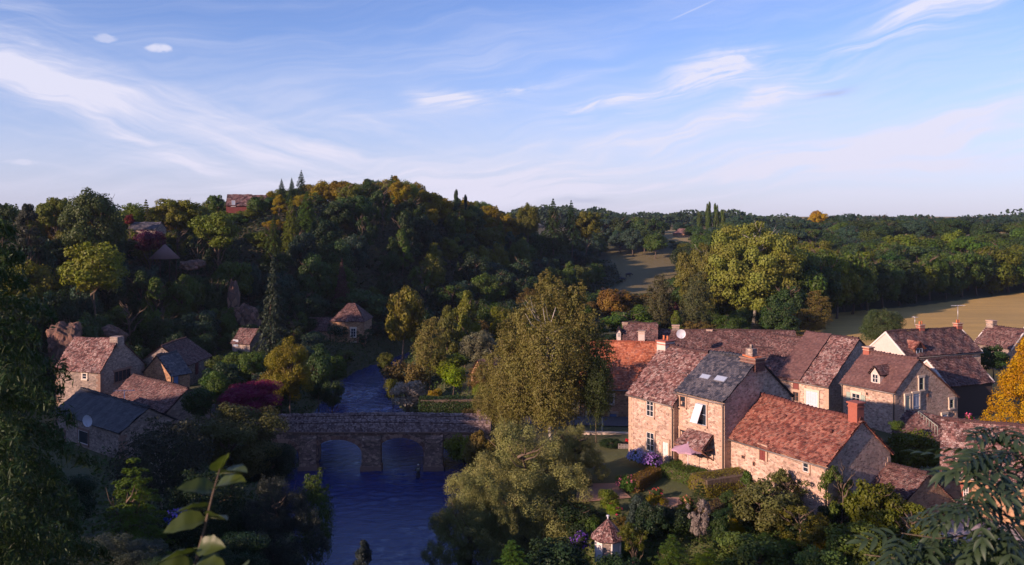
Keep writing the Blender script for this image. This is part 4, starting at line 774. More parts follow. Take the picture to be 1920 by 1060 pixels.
def tree(name, label, cat, x, y, zt, zb, rx, kind, col, group=None, trunk='bark', gz=None, ry=None, jitter=.12, zbase=None, trunk_part=True):
    """zt, zb: top and bottom of the crown; rx its radius"""
    i = cnt[0]; cnt[0] += 1; g = h1(x, y) if gz is None else gz
    t = thing(name, label, cat, (x, y, g-.15), group); c = np.array(GR[col] if isinstance(col, str) else col)*(1+rng.normal(0, jitter))*(1+rng.normal(0, jitter*.4, 3)); pl = PROTO[kind]
    a = random.uniform(0, 6.28)
    if kind in ('birch', 'willow'): a = (0, 0, 2.6)[i % 3] if rx < 4.5 else 0.
    ob('crown' if cat not in ('shrub', 'bush') else 'foliage', pl[i % len(pl)], t, (0, 0, zb-g+.15), a, (rx, ry or rx, (zt-zb)/2), color=tuple(np.clip(c, 0, 1)))
    if trunk_part:
        tl = TR[trunk]; hh = max(.5, (zt-g)*.86); ob('trunk', tl[i % len(tl)], t, (0, 0, 0), a*2, (rx*1.0, (ry or rx), hh))
    return t
def T(kind, px, ytop, ybot, w, D, col, label, name='tree', cat='tree', group=None, trunk='bark', **kw):
    x = (px-960)/F*D; rx = w/2*D/F; zt = HC+(YH-ytop)/F*D; zb = HC+(YH-ybot)/F*D; g = h1(x, D); zb = max(zb, g-.1) if zt > g+.8 else zb
    if D < 300 and 'row' not in label: FRAME_TREES.append((px-w*.42, ytop, px+w*.42, ybot, D))
    return tree(name, label, cat, x, D, zt, zb, rx, kind, col, group, trunk, **kw)

# --- single trees you can point at, far to near
T('dense', 990, 375, 450, 56, 262, 'olive', 'rounded dome of a dense dark tree on the ridge left of the two spruces', 'dense_round_tree')
T('spruce', 1037, 374, 455, 62, 262, 'dark', 'broad spruce with a thin spire top on the ridge', 'spruce_tree'); T('spruce', 1071, 377, 450, 48, 264, 'deep', 'darker spruce just right of the broad spruce on the ridge', 'spruce_tree')
T('oak', 1101, 382, 460, 60, 266, 'olive', 'olive topped oak right of the spruces on the ridge', 'oak_tree')
T('oak', 1215, 396, 490, 84, 345, 'dark', 'large dark oak standing over the shaded meadow', 'oak_tree'); T('oak', 1165, 397, 480, 66, 350, 'dark', 'dark oak left of the large oak above the shaded meadow', 'oak_tree'); T('round', 1130, 405, 480, 46, 350, 'blue', 'bluish tree between the ridge and the meadow oaks')
for px, yt, w in ((1312, 396, 12), (1328, 377, 13), (1343, 380, 13), (1355, 392, 11)): T('col', px, yt, 442, w, 385, 'mid', {1312: 'short poplar, leftmost of the four on the skyline', 1328: 'tallest poplar of the four on the right skyline', 1343: 'second tallest poplar of the four on the skyline', 1355: 'rightmost small poplar of the four on the skyline'}[px], 'poplar_tree', trunk='slim')
T('oak', 1280, 412, 440, 50, 400, 'blue', 'low bluish tree on the skyline left of the poplars'); T('oak', 1385, 398, 440, 60, 410, 'blue', 'bluish round tree right of the poplars on the skyline')
T('round', 1533, 390, 428, 40, 430, 'orangeg', 'golden tree standing out on the right-hand skyline', 'golden_tree')
ORD = 'first second third fourth fifth sixth seventh eighth ninth tenth eleventh twelfth thirteenth fourteenth fifteenth sixteenth seventeenth'.split()
for sk, (px, yt, w) in enumerate(((1490, 402, 40), (1512, 404, 40), (1565, 397, 40), (1590, 394, 44), (1615, 399, 34), (1650, 394, 56), (1697, 403, 36), (1722, 401, 34), (1743, 401, 40), (1765, 403, 34), (1790, 401, 36), (1818, 401, 44), (1845, 404, 40), (1873, 397, 52))):
    T('oak', px, yt, 445, w*1.05, 400+rng.uniform(-25, 40), 'blue', 'blue-green round oak in the right skyline hedge, '+ORD[sk]+' from the left', 'skyline_oak', group='round oaks along the right skyline')
T('oak', 1563, 421, 480, 78, 330, 'dark', 'dark oak in the fields below the golden tree', 'oak_tree'); T('oak', 1665, 408, 470, 70, 350, 'dark', 'big dark oak below the skyline hedge at right', 'oak_tree')
for px, yt, w, D, lab in ((855, 354, 9, 232, 'tall thin poplar on the ridge'), (873, 364, 7, 234, 'shorter thin poplar on the ridge')): T('col', px, yt, 392, w, D, 'deep', lab, 'poplar_tree', trunk='slim')
for px, yt, w, lab in ((528, 336, 26, 'left thin spruce poking above the hilltop'), (547, 334, 24, 'middle thin spruce poking above the hilltop'), (565, 320, 34, 'tallest spruce poking above the hilltop')): T('spruce', px, yt, 372, w, 216, 'deep', lab, 'spruce_tree', trunk='slim')
T('dense', 175, 342, 500, 136, 140, (.045, .062, .022), 'very large dense egg-shaped tree on the left skyline', 'dense_round_tree')
T('round', 105, 362, 440, 74, 150, 'olive', 'loose olive tree behind the large egg-shaped tree'); T('cone', 52, 378, 475, 80, 128, (.036, .040, .022), 'dark pine left of the large egg-shaped tree', 'pine_tree')
T('round', 5, 372, 450, 60, 135, 'dark', 'dark tree cut by the left edge on the skyline'); T('oak', 332, 358, 440, 98, 176, 'olive', 'broad olive tree on the skyline left of the red house', 'oak_tree')
T('round', 408, 392, 470, 96, 162, 'olive', 'olive tree just below the red hilltop house'); T('round', 250, 374, 430, 52, 172, 'light', 'pale green tree right of the large egg-shaped tree'); T('round', 404, 361, 405, 40, 190, 'mid', 'small tree left of the red house on the skyline'); T('round', 483, 362, 420, 44, 200, 'mid', 'tree hiding the right end of the red house')
T('round', 436, 396, 450, 62, 197, 'mid', 'green tree right under the red house, hiding its lower wall'); T('round', 468, 392, 440, 50, 199, 'olive', 'olive tree below the right wing of the red house')
T('round', 596, 648, 758, 66, 106, 'dark', 'dark shaded tree on the left bank just upstream of the bridge'); T('round', 628, 660, 722, 52, 122, 'mid', 'green shaded bush overhanging the left bank upstream', 'bank_bush', 'bush'); T('shrub', 622, 706, 770, 48, 102, 'dark', 'dark bush at the left bank close behind the bridge', 'bank_bush', 'bush'); T('shrub', 737, 700, 760, 40, 106, 'olive', 'olive bush overhanging the right bank upstream', 'bank_bush', 'bush'); T('round', 722, 656, 702, 34, 132, 'olive', 'small olive tree on the right bank at the river bend')
T('shrub', 243, 398, 425, 22, 163, 'red', 'small dark red shrub behind the purple bush', 'red_shrub', 'shrub'); T('shrub', 282, 424, 480, 66, 152, (.045, .010, .026), 'dark purple bush above the thatched hut', 'purple_bush', 'bush')
T('round', 178, 440, 560, 130, 126, 'olive', 'wide olive tree under the large egg-shaped tree')
T('spruce', 512, 482, 690, 84, 127, (.028, .042, .026), 'tall dark spruce rising in the middle of the shaded hillside', 'spruce_tree', trunk='slim'); T('spruce', 641, 487, 590, 50, 168, (.075, .045, .035), 'thin spruce with rusty bare top behind the hip roofed house', 'spruce_tree', trunk='slim')
T('oak', 757, 514, 660, 96, 140, (.12, .10, .02), 'golden lit oak right of the hip roofed house', 'oak_tree'); T('round', 672, 540, 620, 118, 168, 'dark', 'dark tree behind the roof of the hip roofed house'); T('oak', 790, 560, 660, 60, 148, 'deep', 'dark tree in the shade right of the golden lit oak')
T('cone', 876, 540, 660, 74, 128, (.10, .10, .02), 'taller of two olive conical trees by the river', 'conical_tree'); T('cone', 838, 570, 680, 72, 124, (.085, .09, .025), 'lower of two olive conical trees by the river', 'conical_tree')
T('weepcol', 805, 600, 720, 62, 112, (.11, .098, .035), 'drooping brownish tree right of the river', 'weeping_tree', trunk='slim'); T('dense', 897, 614, 690, 86, 114, 'silver', 'silvery domed tree right of the river', 'silver_tree'); T('round', 935, 598, 640, 46, 140, 'gold', 'small golden tree left of the birch top')
T('shrub', 762, 668, 745, 88, 112, (.12, .085, .03), 'russet bush on the right river bank', 'russet_bush', 'bush'); T('shrub', 767, 702, 772, 86, 103, 'grey', 'pale grey-leaved shrub on the right river bank', 'grey_shrub', 'shrub')
T('shrub', 848, 676, 735, 56, 104, 'bright', 'bright green rounded shrub in the riverside garden', 'green_shrub', 'shrub'); T('weepcol', 901, 684, 745, 50, 103, 'brown', 'brown drooping shrub beside the bright green shrub', 'brown_shrub', 'shrub', trunk='slim'); T('shrub', 905, 715, 758, 44, 100, 'light', 'yellow-green shrub under the brown drooping one', 'green_shrub', 'shrub'); T('shrub', 815, 720, 775, 40, 98, 'gold', 'golden shrub at the left end of the riverside hedge', 'golden_shrub', 'shrub'); T('shrub', 890, 760, 800, 60, 94, 'brown', 'brown shrub at the right end of the bridge', 'brown_shrub', 'shrub')
T('oak', 1152, 530, 620, 88, 172, 'rust', 'rust coloured round tree behind the cottage', 'rust_tree'); T('round', 1225, 545, 615, 74, 176, 'brown', 'brown-green tree right of the rust coloured tree'); T('round', 1185, 575, 640, 120, 150, 'mid', 'wide green tree directly behind the small cottage')
T('weepcol', 1237, 520, 650, 56, 150, (.06, .065, .028), 'left of two dark weeping conifers behind the row house', 'weeping_conifer', trunk='slim'); T('weepcol', 1306, 515, 650, 62, 148, (.055, .06, .026), 'right of two dark weeping conifers behind the row house', 'weeping_conifer', trunk='slim')
T('shrub', 1262, 562, 600, 26, 152, 'purple', 'small purple shrub between the weeping conifers', 'purple_shrub', 'shrub'); T('cone', 1268, 580, 640, 50, 146, 'olive', 'small olive conical tree between the weeping conifers', 'conical_tree')
T('bigpoplar', 1412, 394, 640, 218, 168, (.135, .14, .038), 'huge light green poplar with pale limbs behind the roofs', 'large_poplar_tree', trunk='pale_bark'); T('bigpoplar', 1320, 440, 640, 130, 172, (.12, .13, .034), 'left shoulder tree joined to the huge light poplar', 'poplar_tree', trunk='pale_bark'); T('oak', 1505, 450, 560, 96, 176, (.11, .125, .032), 'light green tree at the right shoulder of the huge poplar')
T('round', 1462, 560, 645, 84, 146, 'dark', 'dark round tree at the foot of the huge poplar'); T('round', 1370, 590, 650, 80, 146, 'mid', 'green tree at the foot of the huge poplar, left side'); T('round', 1350, 420, 500, 80, 230, 'dark', 'dark tree behind the left shoulder of the poplar')
T('hero', 1654, 562, 665, 90, 130, (.040, .055, .022), 'solitary dark bushy tree at the edge of the dry field', 'field_tree')
# row of trees at the back of the field
ORD = 'first second third fourth fifth sixth seventh eighth ninth tenth eleventh twelfth thirteenth fourteenth fifteenth sixteenth seventeenth'.split()
for i, (a, b) in enumerate(zip(np.linspace(0, 1, 17), range(17))):
    px = 1480+a*470; D = np.interp(px, [1480, 1510, 1700, 1950], [150, 160, 203, 236]); yb = YH+(HC-4.6)*F/D; yt = np.interp(px, [1480, 1560, 1640, 1760, 1950], [500, 440, 470, 455, 440])+rng.uniform(-8, 14)
    T(('oak', 'round', 'oak')[i % 3], px, yt+8, yb+8, 84+rng.uniform(-8, 24), D+6, ('dark', 'mid', 'dark', 'olive', 'mid')[i % 5], 'tall tree in the row along the back of the dry field, '+ORD[i]+' from the left', 'field_row_tree', group='trees along the back of the dry field')

# --- woods: trees placed over the slopes, heights trimmed to the skyline of the photograph
SKX = [-60, 0, 60, 100, 115, 240, 260, 300, 380, 400, 420, 480, 500, 520, 560, 600, 640, 680, 720, 760, 800, 830, 880, 930, 960, 1010, 1060, 1120, 1160, 1200, 1250, 1262, 1300, 1480, 1560, 1700, 1980]
SKY = [372, 376, 388, 372, 372, 385, 376, 372, 376, 374, 366, 366, 358, 350, 342, 336, 332, 336, 326, 326, 350, 368, 370, 372, 382, 388, 392, 392, 402, 400, 416, 430, 412, 412, 408, 408, 408]
PROT = [(415, 360, 472, 402, 215), (283, 455, 336, 486, 152), (245, 416, 292, 434, 165), (616, 570, 700, 652, 151), (584, 596, 620, 618, 151), (100, 625, 275, 745, 112), (270, 636, 392, 745, 120), (430, 612, 474, 652, 130), (1250, 425, 1285, 448, 400), (1134, 486, 1264, 545, 345), (648, 694, 722, 772, 160), (232, 455, 283, 470, 1)]
def try_tree(x, y, H, Rr, kind, col, name, label, group, low=.04):
    px = 960+F*x/y
    if px < -70 or px > 1990: return False
    g = h1(x, y); top = g+H; py = YH+F*(HC-top)/y; lim = float(np.interp(px, SKX, SKY))
    if py < lim: top = HC+(YH-lim-rng.uniform(0, 5))/F*y; py = lim
    if top-g < 2.2: return False
    Rr = min(Rr, (top-g)*.62); w = Rr*F/y; pb = YH+F*(HC-g)/y
    if py > 1080: return False
    for a, b, c, d, D in PROT:
        if y < D and px+w*.6 > a and px-w*.6 < c and pb > b and py < d:
            py = d+1.5; top = HC+(YH-py)/F*y
            if top-g < 1.2: return False
            Rr = min(Rr, max(1.1, (top-g)*.8)); w = Rr*F/y
    for a, b, c, d, D in FRAME_TREES:
        if y < D-1 and px+w*.6 > a and px-w*.6 < c and pb > b and py < b+(d-b)*.75:
            py = b+(d-b)*.75+1; top = HC+(YH-py)/F*y
            if top-g < 1.2: return False
            Rr = min(Rr, max(1.1, (top-g)*.8)); w = Rr*F/y
    tree(name, label, 'tree', x, y, top, g+(top-g)*low, Rr, kind, col, group, ry=Rr*random.uniform(.85, 1.15)); return True
pts = []
def spaced(x, y, d):
    for a, b in pts:
        if (a-x)**2+(b-y)**2 < d*d: return False
    return True
nh = 0
for y in np.arange(96, 330, 3.2):
    for x in np.arange(-118, 66, 3.2):
        xx, yy = x+random.uniform(-1.6, 1.6), y+random.uniform(-1.6, 1.6); fd = float(footdist(np.array([xx]), np.array([yy]))[0]); u = xx/yy
        if u < -.66 or u > .14 or fd < 1.5 or fd > (84 if u < 0 else 50): continue
        d = 5.3 if yy < 150 else (6.1 if yy < 210 else 7.2)
        if not spaced(xx, yy, d): continue
        z = h1(xx, yy); steep = fd < 40; px = 960+F*u
        # sun and shade put into leaf colour: olive and gold crest, dark bluish slope
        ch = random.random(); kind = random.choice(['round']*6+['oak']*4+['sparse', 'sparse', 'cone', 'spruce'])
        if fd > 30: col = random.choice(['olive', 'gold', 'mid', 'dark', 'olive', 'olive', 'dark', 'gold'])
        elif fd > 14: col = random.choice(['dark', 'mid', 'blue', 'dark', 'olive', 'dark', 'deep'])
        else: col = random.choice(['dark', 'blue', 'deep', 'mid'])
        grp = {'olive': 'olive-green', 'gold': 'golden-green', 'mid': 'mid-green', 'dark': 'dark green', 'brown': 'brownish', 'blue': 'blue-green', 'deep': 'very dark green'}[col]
        zone = 'left' if px < 400 else ('middle' if px < 800 else 'right')
        part = 'crest' if fd > 30 else ('slope' if fd > 10 else 'foot')
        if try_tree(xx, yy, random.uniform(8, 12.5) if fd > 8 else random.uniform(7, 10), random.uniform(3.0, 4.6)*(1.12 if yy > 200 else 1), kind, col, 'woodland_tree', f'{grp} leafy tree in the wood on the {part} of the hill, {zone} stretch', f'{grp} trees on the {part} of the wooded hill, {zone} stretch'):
            pts.append((xx, yy)); nh += 1
nr_ = 0
for y in np.arange(170, 450, 6):
    for x in np.arange(24, 340, 6):
        xx, yy = x+random.uniform(-3, 3), y+random.uniform(-3, 3); u = xx/yy; px = 960+F*u
        if u > .63 or u < .095 or (u < .20 and yy < 318): continue
        Db = np.interp(px, [1260, 1480, 1510, 1700, 1950], [182, 165, 172, 214, 250])
        if yy < Db: continue
        d = 7.2 if yy < 300 else 9.5
        if inpoly(np.array([xx]), np.array([yy]), FIELD)[0] or not spaced(xx, yy, d): continue
        if yy > 300 and u > .2 and math.sin(xx*.045+.6)*math.cos(yy*.04) > .38: continue
        col = random.choice(['dark', 'mid', 'olive', 'olive', 'mid', 'dark']) if yy < 290 else random.choice(['dark', 'blue', 'mid', 'dark'])  # sunlight put into the colour: nearer woods warmed with more olive
        grp = {'olive': 'olive-green', 'mid': 'mid-green', 'dark': 'dark green', 'brown': 'brownish', 'blue': 'blue-green'}[col]; zone = 'nearer' if yy < 290 else 'farther'
        if try_tree(xx, yy, random.uniform(10, 15) if yy < 290 else random.uniform(9, 13), random.uniform(4.8, 7.2), random.choice(['oak', 'oak', 'round']), col, 'valley_tree', f'{grp} round tree in the {zone} woods beyond the field at right', f'{grp} trees in the {zone} woods beyond the field', low=.18): pts.append((xx, yy)); nr_ += 1
# low trees and bushes along the left river bank and round the cottages
for y in np.arange(98, 176, 3.4):
    for x in np.arange(-66, -14, 3.4):
        xx, yy = x+random.uniform(-1.5, 1.5), y+random.uniform(-1.5, 1.5); rd = float(rivdist(np.array([xx]), np.array([yy]))[0]); fd = float(footdist(np.array([xx]), np.array([yy]))[0])
        if rd < 1.2 or fd > 2 or xx > float(np.interp(yy, RIV[::-1, 1][:0] if 0 else [58, 70, 82, 90, 98, 114, 130, 142, 154, 166, 180], [-6, -10.2, -13.2, -14, -16.5, -20.6, -23.8, -24.2, -22.5, -17, -5])) or not spaced(xx, yy, 3.2): continue
        if try_tree(xx, yy, random.uniform(3.6, 6.5), random.uniform(1.8, 3), random.choice(['round', 'shrub', 'sparse', 'round']), random.choice(['dark', 'blue', 'mid', 'deep']), 'bank_tree', 'small dark tree on the shaded left bank above the bridge', 'small trees on the shaded left bank above the bridge', low=.1): pts.append((xx, yy))
for y in np.arange(112, 232, 4.2):
    for x in np.arange(-8, 62, 4.2):
        xx, yy = x+random.uniform(-2, 2), y+random.uniform(-2, 2); u = xx/yy; rd = float(rivdist(np.array([xx]), np.array([yy]))[0]); fd = float(footdist(np.array([xx]), np.array([yy]))[0])
        if rd < 1.5 or fd > 1 or u > .36 or xx < float(np.interp(yy, [98, 114, 130, 142, 154, 166, 180, 196, 206], [-16.5, -20.6, -23.8, -24.2, -19.5, -15, -5, 12, 30])) or (yy < 140 and xx > 6) or not spaced(xx, yy, 4.8): continue
        if yy > 212 and xx > 36: continue
        cl = random.choice(['dark', 'mid', 'olive', 'brown', 'mid', 'deep']); gq = {'dark': 'dark green', 'mid': 'mid-green', 'olive': 'olive', 'brown': 'brownish', 'deep': 'very dark'}[cl]
        if try_tree(xx, yy, random.uniform(4, 7.5), random.uniform(2.4, 3.8), random.choice(['round', 'oak', 'shrub', 'weepcol']), cl, 'valley_floor_tree', gq+' tree on the valley floor behind the village, below the meadow', gq+' trees on the valley floor below the meadow', low=.05): pts.append((xx, yy))
print('TREES', nh, nr_, len(pts))
# undergrowth over the slopes
def scatter(nm, lab, n, test, size, hgt, col, xr, yr):
    x = rng.uniform(*xr, n); y = rng.uniform(*yr, n); k = test(x, y); x, y = x[k], y[k]; z = h(x, y)+rng.uniform(.0, 1, len(x))**1.5*hgt*(.6+.4*np.sin(x*.7)*np.cos(y*.6))
    me = leafmesh('foliage', np.stack([x, y, z], 1), rng.normal(size=(len(x), 3))*.6+np.array([0, 0, 1.]), size, .7); o = ob(nm, me, kind='stuff', color=col); o['label'] = lab; o['category'] = 'undergrowth'; return o
scatter('undergrowth', 'dark undergrowth covering the ground of the wooded hill', 150000, lambda x, y: (footdist(x, y) > -2) & (np.abs(x/y+.25) < .45), .8, 2.6, (.030, .044, .020), (-130, 60), (90, 300))
scatter('bank_plants', 'low plants and grass along the shaded river banks', 90000, lambda x, y: (rivdist(x, y) > .2) & (rivdist(x, y) < 16) & (footdist(x, y) < 0) & ((x < -10) | (rivdist(x, y) < 5)) & ~((np.abs(y-89.8) < 2.6) & (x > -27) & (x < -3)) & ~((x < -38) & (y > 74)), .36, 1.7, (.040, .062, .02), (-50, 10), (50, 180))
def far_ridge(x, y): return 4.6+2.8*np.sin(x*.017+1)+1.8*np.sin(x*.063)+1.8*np.sin(x*.19+y*.05)+1.0*np.sin(x*.43)
xx = rng.uniform(-220, 620, 60000); yy = rng.uniform(455, 560, 60000); zz = h(xx, yy); top = far_ridge(xx, yy); q = rng.uniform(0, 1, 60000)**.6
o = ob('far_wood', leafmesh('foliage', np.stack([xx, yy, zz+top*q+1], 1), rng.normal(size=(60000, 3))*.7+np.array([0, -.4, .6]), 2.2, .7), kind='stuff', color=(.028, .046, .026)); o['label'] = 'distant belt of woods along the horizon'; o['category'] = 'woods'
# ------------------------------------------------------------------ hedges
def hedge(label, a, b, thick, height, col, n, rnd=0., size=.10, cat='hedge', name='hedge'):
    a = Vector(a); b = Vector(b); L = (b-a).xy.length; rz = math.atan2((b-a).y, (b-a).x); t = thing(name, label, cat, a, None, rz); g = rng
    m = MB(); m.box((L/2, thick/2, height/2-.25), (L/2-.12, thick/2-.12, height/2+.13)); ob('stems', m.mesh('stems', M['bark']), t)
    ar = np.array([L*height, L*height, thick*height, thick*height, L*thick]); f = g.choice(5, n, p=ar/ar.sum()); u = g.uniform(0, 1, n); v = g.uniform(0, 1, n); d = g.normal(0, .05, n); C_ = np.zeros((n, 3)); N_ = np.zeros((n, 3))
    for k, (c, nn) in enumerate([((u*L, 0*u, v*height), (0, -1, 0)), ((u*L, 0*u+thick, v*height), (0, 1, 0)), ((0*u, u*thick, v*height), (-1, 0, 0)), ((0*u+L, u*thick, v*height), (1, 0, 0)), ((u*L, v*thick, 0*u+height), (0, 0, 1))]):
        q = f == k; C_[q] = np.stack(c, 1)[q]; N_[q] = nn
    C_ += N_*d[:, None]+g.normal(0, .03, (n, 3))
    if rnd: C_[:, 2] = np.where(f >= 0, C_[:, 2]-rnd*height*np.abs((C_[:, 1]/thick-.5)*2)**3*(C_[:, 2]/height), 0); C_[:, 2] += .06*np.sin(C_[:, 0]*2.1)
    ob('foliage', leafmesh('foliage', C_, N_+g.normal(size=(n, 3))*.45, size, .7), t, color=GR[col] if isinstance(col, str) else col)
hedge('square-clipped box hedge, the largest hedge in the sunny garden', G(1240, 906, 5), G(1309, 927, 5), 1.5, 1.45, 'mid', 9000, size=.09)
hedge('narrow clipped hedge with a rust-coloured top left of the big box hedge', G(1198, 934, 4.9), G(1240, 908, 5), 1.0, 1.3, (.13, .085, .025), 5000, size=.09)
hedge('rounded yellow-green hedge right of the big box hedge', G(1326, 944, 5), G(1410, 925, 5.2), 2.3, 1.7, (.13, .12, .025), 10000, .35, .09)
hedge('low shaded hedge below the rounded yellow-green one', G(1330, 988, 4.8), G(1380, 958, 4.9), 1.2, 1.1, (.10, .075, .03), 5000, .2, .09)
hedge('long dark green hedge on the bank behind the right half of the bridge', G(786, 779, 3.9), G(940, 772, 4.2), 2.2, 1.75, 'dark', 14000, .2, .15)
# ------------------------------------------------------------------ large and near plants
T('birch', 1034, 512, 900, 244, 81, 'birch', 'tall broad birch with hanging twigs and pale stems beside the bridge', 'birch_tree', trunk='pale_bark', jitter=0)
T('birch', 955, 620, 860, 150, 84, 'birch', 'lower left shoulder tree grown into the tall birch', 'birch_tree', trunk='pale_bark', jitter=0)
T('weep', 1118, 665, 800, 56, 79, (.045, .06, .02), 'dark green boughs hanging right of the birch before the orange roof', 'hanging_tree', jitter=0)
T('willow', 968, 800, 1068, 306, 63, 'silver', 'broad silvery willow in the sun on the near river bank', 'willow_tree', jitter=0, color=None) if 0 else T('willow', 968, 780, 1068, 310, 63, (.185, .19, .075), 'broad silvery willow in the sun on the near river bank', 'willow_tree', jitter=0)
T('willow', 885, 880, 1085, 190, 58.5, (.14, .15, .06), 'lower willow mass leaning over the water left of the broad willow', 'willow_tree', jitter=0)
T('willow', 1080, 790, 960, 130, 67, (.16, .165, .065), 'right shoulder of the willow beside the garden lawn', 'willow_tree', jitter=0)
T('shrub', 868, 806, 880, 70, 84.5, 'light', 'green shrub at the right foot of the bridge', 'green_shrub', 'shrub'); T('round', 900, 800, 880, 70, 82, 'brown', 'brownish shrub under the birch at the bridge foot', 'brown_shrub', 'shrub')
T('golden', 1934, 618, 830, 214, 76, (.33, .19, .018), 'big golden-yellow conifer at the right edge', 'golden_conifer', jitter=0, trunk='slim')
T('round', 1862, 645, 700, 66, 110, 'dark', 'dark green tree between the long house and the far cottage'); T('shrub', 1805, 690, 722, 56, 103, 'olive', 'olive shrub in front of the long house', 'olive_shrub', 'shrub')
T('round', 1716, 796, 890, 112, 70, 'olive', 'bushy olive tree between the red barn and the corner house'); T('shrub', 1683, 785, 812, 32, 75, 'mid', 'small round green bush beside the lean-to', 'round_bush', 'bush'); T('round', 1660, 815, 880, 60, 72, 'dark', 'dark small tree behind the red barn gable')
T('dense', 1145, 822, 876, 54, 77, 'deep', 'dark round bush below the road wall', 'round_bush', 'bush'); T('round', 1112, 846, 905, 56, 75, 'deep', 'dark bush left of the stone slabs', 'dark_bush', 'bush'); T('round', 1092, 895, 975, 80, 66, 'deep', 'dark bush at the edge of the willow', 'dark_bush', 'bush')
T('shrub', 1082, 935, 1010, 110, 60, 'deep', 'shaded green bush by the brown garden path', 'dark_bush', 'bush')
T('cone', 1196, 926, 1000, 60, 58, (.035, .05, .045), 'small blue-green conifer in the middle of the garden', 'small_conifer'); T('round', 1222, 932, 1010, 76, 56.5, 'deep', 'dark bush right of the small blue-green conifer', 'dark_bush', 'bush'); T('shrub', 1266, 946, 1002, 66, 57, 'deep', 'dark low bush beside the earth patch', 'dark_bush', 'bush')
T('sparse', 1188, 968, 1040, 70, 53, 'olive', 'loose olive bush right of the garden turret', 'olive_bush', 'bush'); T('sparse', 1310, 916, 1060, 56, 55.5, 'grey', 'thin greyish pink sapling in the garden', 'sapling', jitter=0)
T('cone', 1400, 880, 960, 60, 60, 'mid', 'green climber on the red barn wall', 'climber'); T('shrub', 1330, 865, 905, 70, 68, 'dark', 'dark shrub under the lilac parasol', 'dark_shrub', 'shrub'); T('shrub', 1345, 880, 905, 30, 66, 'light', 'yellow-green small shrub at the corner of the barn', 'green_shrub', 'shrub'); T('shrub', 1290, 852, 880, 70, 70, 'mid', 'green bush in front of the garden door', 'green_bush', 'bush')
for k, (px, yt, yb, w, D, kd, cl, lab) in enumerate([(1428, 900, 1060, 130, 57, 'round', (.10, .10, .035), 'sunlit olive tree in front of the left half of the red barn'), (1478, 862, 1010, 100, 60, 'sparse', (.10, .11, .035), 'feathery green tree in front of the red barn wall'), (1500, 935, 1085, 130, 54, 'sparse', 'olive', 'olive tree low in front of the barn door'),
        (1575, 848, 1010, 96, 58, 'sparse', 'mid', 'open cherry tree with thin top before the barn gable'), (1640, 885, 1060, 120, 56, 'round', 'olive', 'cherry tree before the outbuilding roof'), (1705, 925, 1085, 130, 54, 'sparse', 'olive', 'bushy tree right of the cherry tree'), (1620, 975, 1095, 150, 51, 'round', 'mid', 'green tree at the bottom edge under the outbuilding'),
        (1400, 1000, 1100, 150, 51, 'round', (.07, .09, .025), 'green bush at the bottom edge below the garden'), (1760, 1000, 1100, 150, 50, 'round', 'dark', 'dark tree at the bottom edge near the gravel yard'), (1868, 1010, 1110, 160, 50, 'round', 'dark', 'dark tree in the lower right corner'), (1545, 1010, 1110, 130, 50, 'shrub', (.06, .085, .025), 'green bush at the bottom edge right of centre'),
        (1260, 1005, 1090, 110, 50, 'layered', 'mid', 'ferny green shrub at the bottom edge below the turret'), (1330, 1030, 1100, 90, 49, 'layered', 'light', 'second ferny shrub at the bottom edge, right of the first'), (1160, 1035, 1100, 90, 49, 'shrub', 'deep', 'dark bush under the garden turret'), (1040, 1000, 1100, 130, 52, 'round', 'deep', 'dark bush below the willow at the bottom edge'), (960, 1015, 1090, 100, 50, 'layered', (.05, .09, .02), 'bright ferny shrub at the bottom edge under the willow')]):
    T(kd, px, yt, yb, w, D, cl, lab, 'garden_tree' if 'tree' in lab else 'garden_bush', 'tree' if 'tree' in lab else 'bush')
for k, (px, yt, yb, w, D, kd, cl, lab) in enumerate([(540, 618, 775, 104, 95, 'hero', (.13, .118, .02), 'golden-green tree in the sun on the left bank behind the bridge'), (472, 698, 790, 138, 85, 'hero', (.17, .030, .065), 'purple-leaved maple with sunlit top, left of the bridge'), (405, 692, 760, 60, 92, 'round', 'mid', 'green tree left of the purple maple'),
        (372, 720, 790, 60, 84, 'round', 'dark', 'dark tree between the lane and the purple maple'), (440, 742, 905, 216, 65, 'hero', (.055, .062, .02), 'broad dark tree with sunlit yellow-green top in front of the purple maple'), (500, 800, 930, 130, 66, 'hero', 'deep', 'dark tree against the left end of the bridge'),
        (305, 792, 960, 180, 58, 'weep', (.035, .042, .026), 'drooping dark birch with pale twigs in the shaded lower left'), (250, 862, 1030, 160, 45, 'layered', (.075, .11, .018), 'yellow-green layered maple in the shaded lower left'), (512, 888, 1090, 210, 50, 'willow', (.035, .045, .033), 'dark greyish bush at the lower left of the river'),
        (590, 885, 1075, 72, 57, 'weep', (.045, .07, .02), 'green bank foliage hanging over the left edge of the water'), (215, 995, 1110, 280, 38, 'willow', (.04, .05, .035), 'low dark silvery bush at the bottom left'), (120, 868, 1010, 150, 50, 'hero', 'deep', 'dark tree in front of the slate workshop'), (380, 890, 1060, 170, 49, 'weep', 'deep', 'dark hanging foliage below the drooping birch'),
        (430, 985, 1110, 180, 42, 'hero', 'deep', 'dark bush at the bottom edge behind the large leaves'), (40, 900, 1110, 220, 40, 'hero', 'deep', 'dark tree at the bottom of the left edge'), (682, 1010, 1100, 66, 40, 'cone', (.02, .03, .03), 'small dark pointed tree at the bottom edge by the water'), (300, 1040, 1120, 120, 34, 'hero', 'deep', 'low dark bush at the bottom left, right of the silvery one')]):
    T(kd, px, yt, yb, w, D, cl, lab, 'shaded_tree' if 'tree' in lab or 'birch' in lab or 'maple' in lab else 'shaded_bush', 'tree' if 'tree' in lab or 'birch' in lab or 'maple' in lab else 'bush', trunk='pale_bark' if 'pale' in lab else 'bark')
